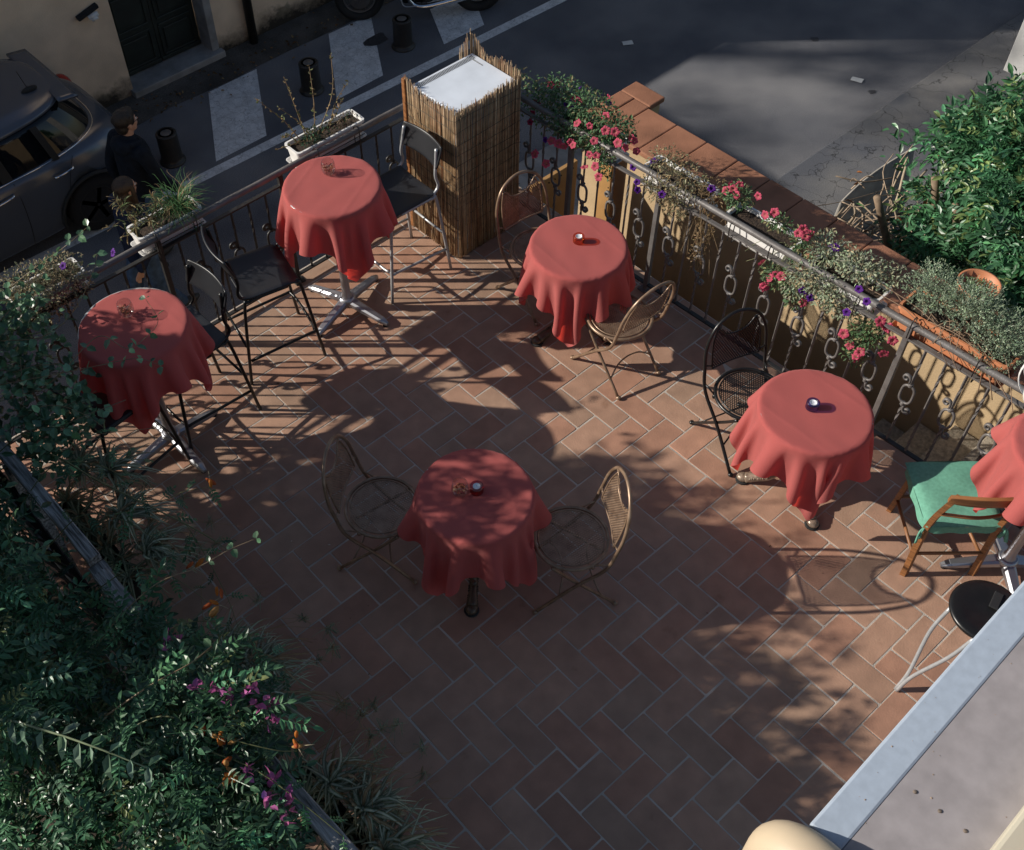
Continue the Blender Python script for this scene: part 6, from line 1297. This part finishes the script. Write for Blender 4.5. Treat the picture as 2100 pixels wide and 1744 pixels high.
b = MB(); b.box((-.02, 0, .36), (.42, .26, .30), bev=.06); b.tube([(-.12, -.16, .36), (-.12, .16, .36)], .10, 20); b.tube([(.10, -.17, .33), (.10, .17, .33)], .085, 20); O('engine', b, M['black_metal'])
b = MB(); b.tube(spline([(-.2, -.12, .42), (-.05, -.15, .20), (.3, -.16, .22), (.85, -.17, .36)], 6), np.linspace(.025, .05, 19), 10); O('exhaust', b, M['chrome'])
b = MB(); b.tube([(.05, .13, .33), (.74, .10, .30)], .03, 8); b.tube([(.05, -.13, .36), (.74, -.10, .31)], .025, 8); O('swingarm', b, M['black_metal'])
b = MB(); b.ell((-.15, 0, .78), (.30, .17, .15), 18, 12); b.ell((.25, 0, .62), (.32, .15, .14), 18, 12); O('tank_and_panels', b, M['black_metal'])
b = MB(); b.ell((.42, 0, .82), (.42, .15, .07), 18, 10); O('saddle', b, M['rubber'])
b = MB(); b.tube(spline([(-.38, -.36, 1.0), (-.46, -.15, 1.0), (-.46, .15, 1.0), (-.38, .36, 1.0)], 6), .014, 8); O('handlebar', b, M['black_metal'])
b = MB(); b.tube(spline([(-.24, -.20, .34), (-.20, -.22, .25), (-.05, -.22, .24)], 4), .008, 6); b.box((-.62, .09, .42), (.05, .02, .12)); O('pedal', b, M['alu'])
b = MB(); b.tube([(.0, .1, .2), (.05, .24, .01)], .012, 6); O('side_stand', b, M['rail_iron'])

# ---- two passers-by
def solid(name, b, m, parent, vox, smooth=6):
    o = obj(name, b, m, parent, world=False); r_ = o.modifiers.new('one_surface', 'REMESH'); r_.mode = 'VOXEL'; r_.voxel_size = vox; r_.use_smooth_shade = True
    s_ = o.modifiers.new('soft', 'SMOOTH'); s_.iterations = smooth; s_.factor = .5; return o
def limb(b, pts, rad, n=12):
    S = spline(pts, 5); u = np.linspace(0, len(pts) - 1, len(S)); b.tube(S, np.interp(u, range(len(pts)), rad), n)
    for p, r_ in ((pts[0], rad[0]), (pts[-1], rad[-1])): b.ell(p, (r_, r_, r_), 10, 8)
def hand(b, w_, d, side, s=1.0):
    """palm, four unequal curled fingers and a thumb; d points down the forearm, side is the thumb's side"""
    w_ = np.array(w_); d = unit(np.array(d, float)); sd = np.array(side, float); sd = unit(sd - d * (sd @ d)); nr = np.cross(d, sd)
    b.tube([w_, w_ + d * .045 * s, w_ + d * .085 * s], [.024 * s, .034 * s, .034 * s], 10, ry=.45, up=tuple(nr))
    for k, L in enumerate((.070, .078, .072, .056)):
        p = w_ + d * .082 * s + sd * (.028 - .0185 * k) * s; q = p + (d * .6 + nr * .10) * L * s * .6; e = q + (d * .55 + nr * .55) * L * s * .45
        b.tube([p - d * .01, q, e], [.0095 * s, .0088 * s, .0072 * s], 7); b.ell(e, (.0072 * s,) * 3, 7, 5)
    p = w_ + d * .028 * s + sd * .026 * s; q = p + (d * .55 + sd * .6) * .036 * s; e = q + (d * .95 + sd * .1 + nr * .2) * .030 * s
    b.tube([p, q, e], [.013 * s, .011 * s, .009 * s], 7); b.ell(e, (.009 * s,) * 3, 7, 5)
def head(b, c, s=1.0, tilt=0.0):
    """faces +x; chin below, nose, lips, ears and eye sockets left between brow and cheek"""
    ct, st = math.cos(tilt), math.sin(tilt); Rm = np.array(((ct, 0, -st), (0, 1, 0), (st, 0, ct))); c = np.array(c); T = lambda p: c + Rm @ (np.array(p) * s); q = Rm
    for p, r_ in (((-.012, 0, .030), (.098, .077, .088)), ((.025, 0, -.035), (.066, .058, .075)), ((.045, 0, -.088), (.036, .034, .026)), ((.075, 0, .030), (.020, .050, .012)), ((.060, .036, -.022), (.026, .024, .020)), ((.060, -.036, -.022), (.026, .024, .020)), ((.086, 0, -.058), (.012, .024, .007)), ((.083, 0, -.068), (.012, .021, .007))):
        b.ell(T(p), np.array(r_) * s, 14, 10, rot=q)
    b.tube([T((.080, 0, .018)), T((.096, 0, -.008)), T((.108, 0, -.028)), T((.092, 0, -.038))], np.array([.009, .011, .014, .012]) * s, 8)
    for sg in (-1, 1): b.ell(T((-.012, sg * .078, -.005)), np.array((.022, .010, .033)) * s, 10, 8, rot=q); b.ell(T((.078, sg * .030, .010)), np.array((.010, .012, .008)) * s, 8, 6, rot=q)
    return T
def person(label, loc, rz, hgt, hairm, topm, hood, long_hair, phase):
    k = hgt / 1.75; t = thing('person', label, 'person', loc, rz); S_ = lambda *p: tuple(np.array(p) * k)
    legs = {1: [(0, .09, .90), (.13 * phase, .10, .50), (.10 * phase - .10, .10, .09)], -1: [(0, -.09, .90), (-.02 * phase, -.10, .50), (-.22 * phase, -.10, .11)]}
    hips = {s: [S_(*p) for p in v] for s, v in legs.items()}
    arms = {1: [S_(-.01, .20, 1.42), S_(-.10 * phase, .255, 1.15), S_(.06 - .12 * phase, .265, .90)], -1: [S_(-.01, -.20, 1.42), S_(.06 * phase, -.255, 1.15), S_(.20 * phase, -.245, .93)]}
    b = MB()
    limb(b, [S_(0, 0, .92), S_(-.015, 0, 1.10), S_(0.0, 0, 1.30), S_(-.01, 0, 1.42), S_(.0, 0, 1.50)], [.135 * k, .125 * k, .145 * k, .12 * k, .058 * k], 16)
    limb(b, [S_(0, 0, 1.44), S_(.015, 0, 1.56)], [.060 * k, .054 * k])
    T = head(b, S_(.03, 0, 1.645), k, tilt=.10)
    for s in (1, -1):
        limb(b, arms[s], [.05 * k, .042 * k, .028 * k]); limb(b, hips[s], [.085 * k, .055 * k, .038 * k])
        d = np.array(arms[s][2]) - np.array(arms[s][1]); hand(b, arms[s][2], d, (1, 0, 0), k)
        f = hips[s][2]; b.ell((f[0] + .06 * k, f[1], f[2] - .05 * k), (.13 * k, .045 * k, .040 * k), 12, 8)
    solid('body', b, M['skin'], t, .0075 * k, 3)
    b = MB(); limb(b, [S_(0, 0, .86), S_(-.01, 0, 1.0), S_(-.02, 0, 1.15), S_(0, 0, 1.30), S_(-.012, 0, 1.42), S_(0, 0, 1.475)], [.165 * k, .158 * k, .150 * k, .168 * k, .145 * k, .085 * k], 18)
    for s in (1, -1):
        b.ell(S_(-.012, s * .150, 1.405), (.080 * k, .090 * k, .062 * k), 12, 8); a_ = [np.array(p) for p in arms[s]]; limb(b, [a_[0], a_[1], a_[1] + (a_[2] - a_[1]) * .93], [.072 * k, .060 * k, .048 * k])
    if hood: b.ell(S_(-.085, 0, 1.455), (.085 * k, .125 * k, .085 * k), 14, 10); b.tube([S_(-.08, .11, 1.50), S_(.05, .10, 1.47), S_(.10, .0, 1.43), S_(.05, -.10, 1.47), S_(-.08, -.11, 1.50)], .028 * k, 8)
    else:
        b.ell(S_(.06, .05, 1.27), (.10 * k, .075 * k, .075 * k), 12, 8); b.ell(S_(.06, -.05, 1.27), (.10 * k, .075 * k, .075 * k), 12, 8)
    solid('jacket', b, topm, t, .010 * k, 4)
    b = MB(); b.ell(S_(0, 0, .93), (.145 * k, .165 * k, .11 * k), 16, 10)
    for s in (1, -1): p = [np.array(q) for q in hips[s]]; limb(b, [p[0], p[1], p[1] + (p[2] - p[1]) * .95], [.105 * k, .078 * k, .062 * k])
    solid('trousers', b, M['jeans'], t, .010 * k, 3)
    for s in (1, -1):
        f = hips[s][2]; b = MB(); b.ell((f[0] + .06 * k, f[1], f[2] - .045 * k), (.145 * k, .053 * k, .045 * k), 14, 10); b.ell((f[0] - .02 * k, f[1], f[2] - .01 * k), (.06 * k, .05 * k, .06 * k), 12, 8); solid('shoe', b, M['shoe'], t, .009, 3)
    b = MB()
    if long_hair:
        b.ell(T((-.022, 0, .040)), (.108 * k, .090 * k, .090 * k), 16, 12); b.ell(T((-.055, 0, -.06)), (.075 * k, .088 * k, .12 * k), 14, 10); b.ell(T((-.075, 0, -.17)), (.062 * k, .100 * k, .13 * k), 14, 10); b.ell(T((-.085, 0, -.26)), (.045 * k, .095 * k, .09 * k), 14, 10)
        for s in (1, -1): b.tube([T((.03, s * .07, .06)), T((.012, s * .088, -.02)), T((-.0, s * .09, -.12)), T((-.0, s * .095, -.24))], [.022 * k, .024 * k, .026 * k, .014 * k], 8)
    else:
        b.ell(T((-.020, 0, .048)), (.106 * k, .086 * k, .086 * k), 16, 12); b.ell(T((-.062, 0, -.018)), (.056 * k, .072 * k, .070 * k), 14, 10); b.ell(T((.045, 0, .095)), (.050 * k, .060 * k, .030 * k), 12, 8)
        for s in (1, -1): b.ell(T((.005, s * .072, .03)), (.045 * k, .014 * k, .040 * k), 10, 8)
        for i in range(60):
            q = rand_unit(1)[0]; q[2] = abs(q[2]); b.ell(T((-.02 + q[0] * .10, q[1] * .082, .05 + q[2] * .080)), (.015 * k, .015 * k, .012 * k), 6, 5)
    solid('hair', b, hairm, t, .008 * k, 2)
    b = MB()
    for s in (1, -1):
        b.tube([T((.098, s * .034 + .022 * math.cos(2 * PI * i / 16), .002 + .019 * math.sin(2 * PI * i / 16))) for i in range(16)], .0022, 5, closed=True); b.tube([T((.098, s * .056, .006)), T((.0, s * .080, .008))], .002, 5)
    b.tube([T((.100, .012, .006)), T((.100, -.012, .006))], .002, 5); obj('glasses', b, M['dark'], t, world=False)
    for s in (1, -1): b = MB(); b.ell(T((.081, s * .033, .004)), (.011 * k, .012 * k, .009 * k), 10, 8); obj('eye', b, M['white_plastic'], t, world=False); 
    return t
person('tall person with short dark hair and hooded navy jacket walking beside the grey car', (1.22, 6.10, GZ), .12, 1.78, M['hair_dark'], M['navy'], True, False, 1)
person('person with long brown hair in dark blue jacket and jeans walking nearest the railing', (.80, 5.46, GZ), .12, 1.64, M['hair_brown'], M['denim_dark'], False, True, -1)
# scraps on the road
for lab, x, y, r_ in (('white scrap of paper lying on the sunlit patch of road', 8.77, 3.25, .3), ('small white scrap of paper on the shaded middle of the road', 7.44, 5.58, 1.0)):
    b = MB(); b.grid(lambda u, v: (x + (u - .5) * .09 * math.cos(r_) - (v - .5) * .13 * math.sin(r_), y + (u - .5) * .09 * math.sin(r_) + (v - .5) * .13 * math.cos(r_), GZ + .012 + .010 * math.sin(4 * u) * v), 4, 4); tag(obj('paper_scrap', b, M['paper'], None), lab, 'litter')
# white hoop lantern at the right edge
t = thing('hoop_lantern', 'white painted metal hoop lantern cut off by the right edge above the tall table', 'lantern', (2.19, -1.495, 1.62))
for k in range(6):
    a_ = PI * k / 6; b = MB(); b.tube([(2.19 + .20 * math.sin(2 * PI * i / 40) * math.cos(a_), -1.495 + .20 * math.sin(2 * PI * i / 40) * math.sin(a_), 1.62 + .20 * math.cos(2 * PI * i / 40)) for i in range(40)], .010, 6, closed=True, ry=.35); obj('hoop', b, M['white_plastic'], t)
b = MB(); b.tube([(2.19, -1.495, 1.82), (2.19, -1.495, 4.2)], .004, 6); obj('cord', b, M['white_plastic'], t)
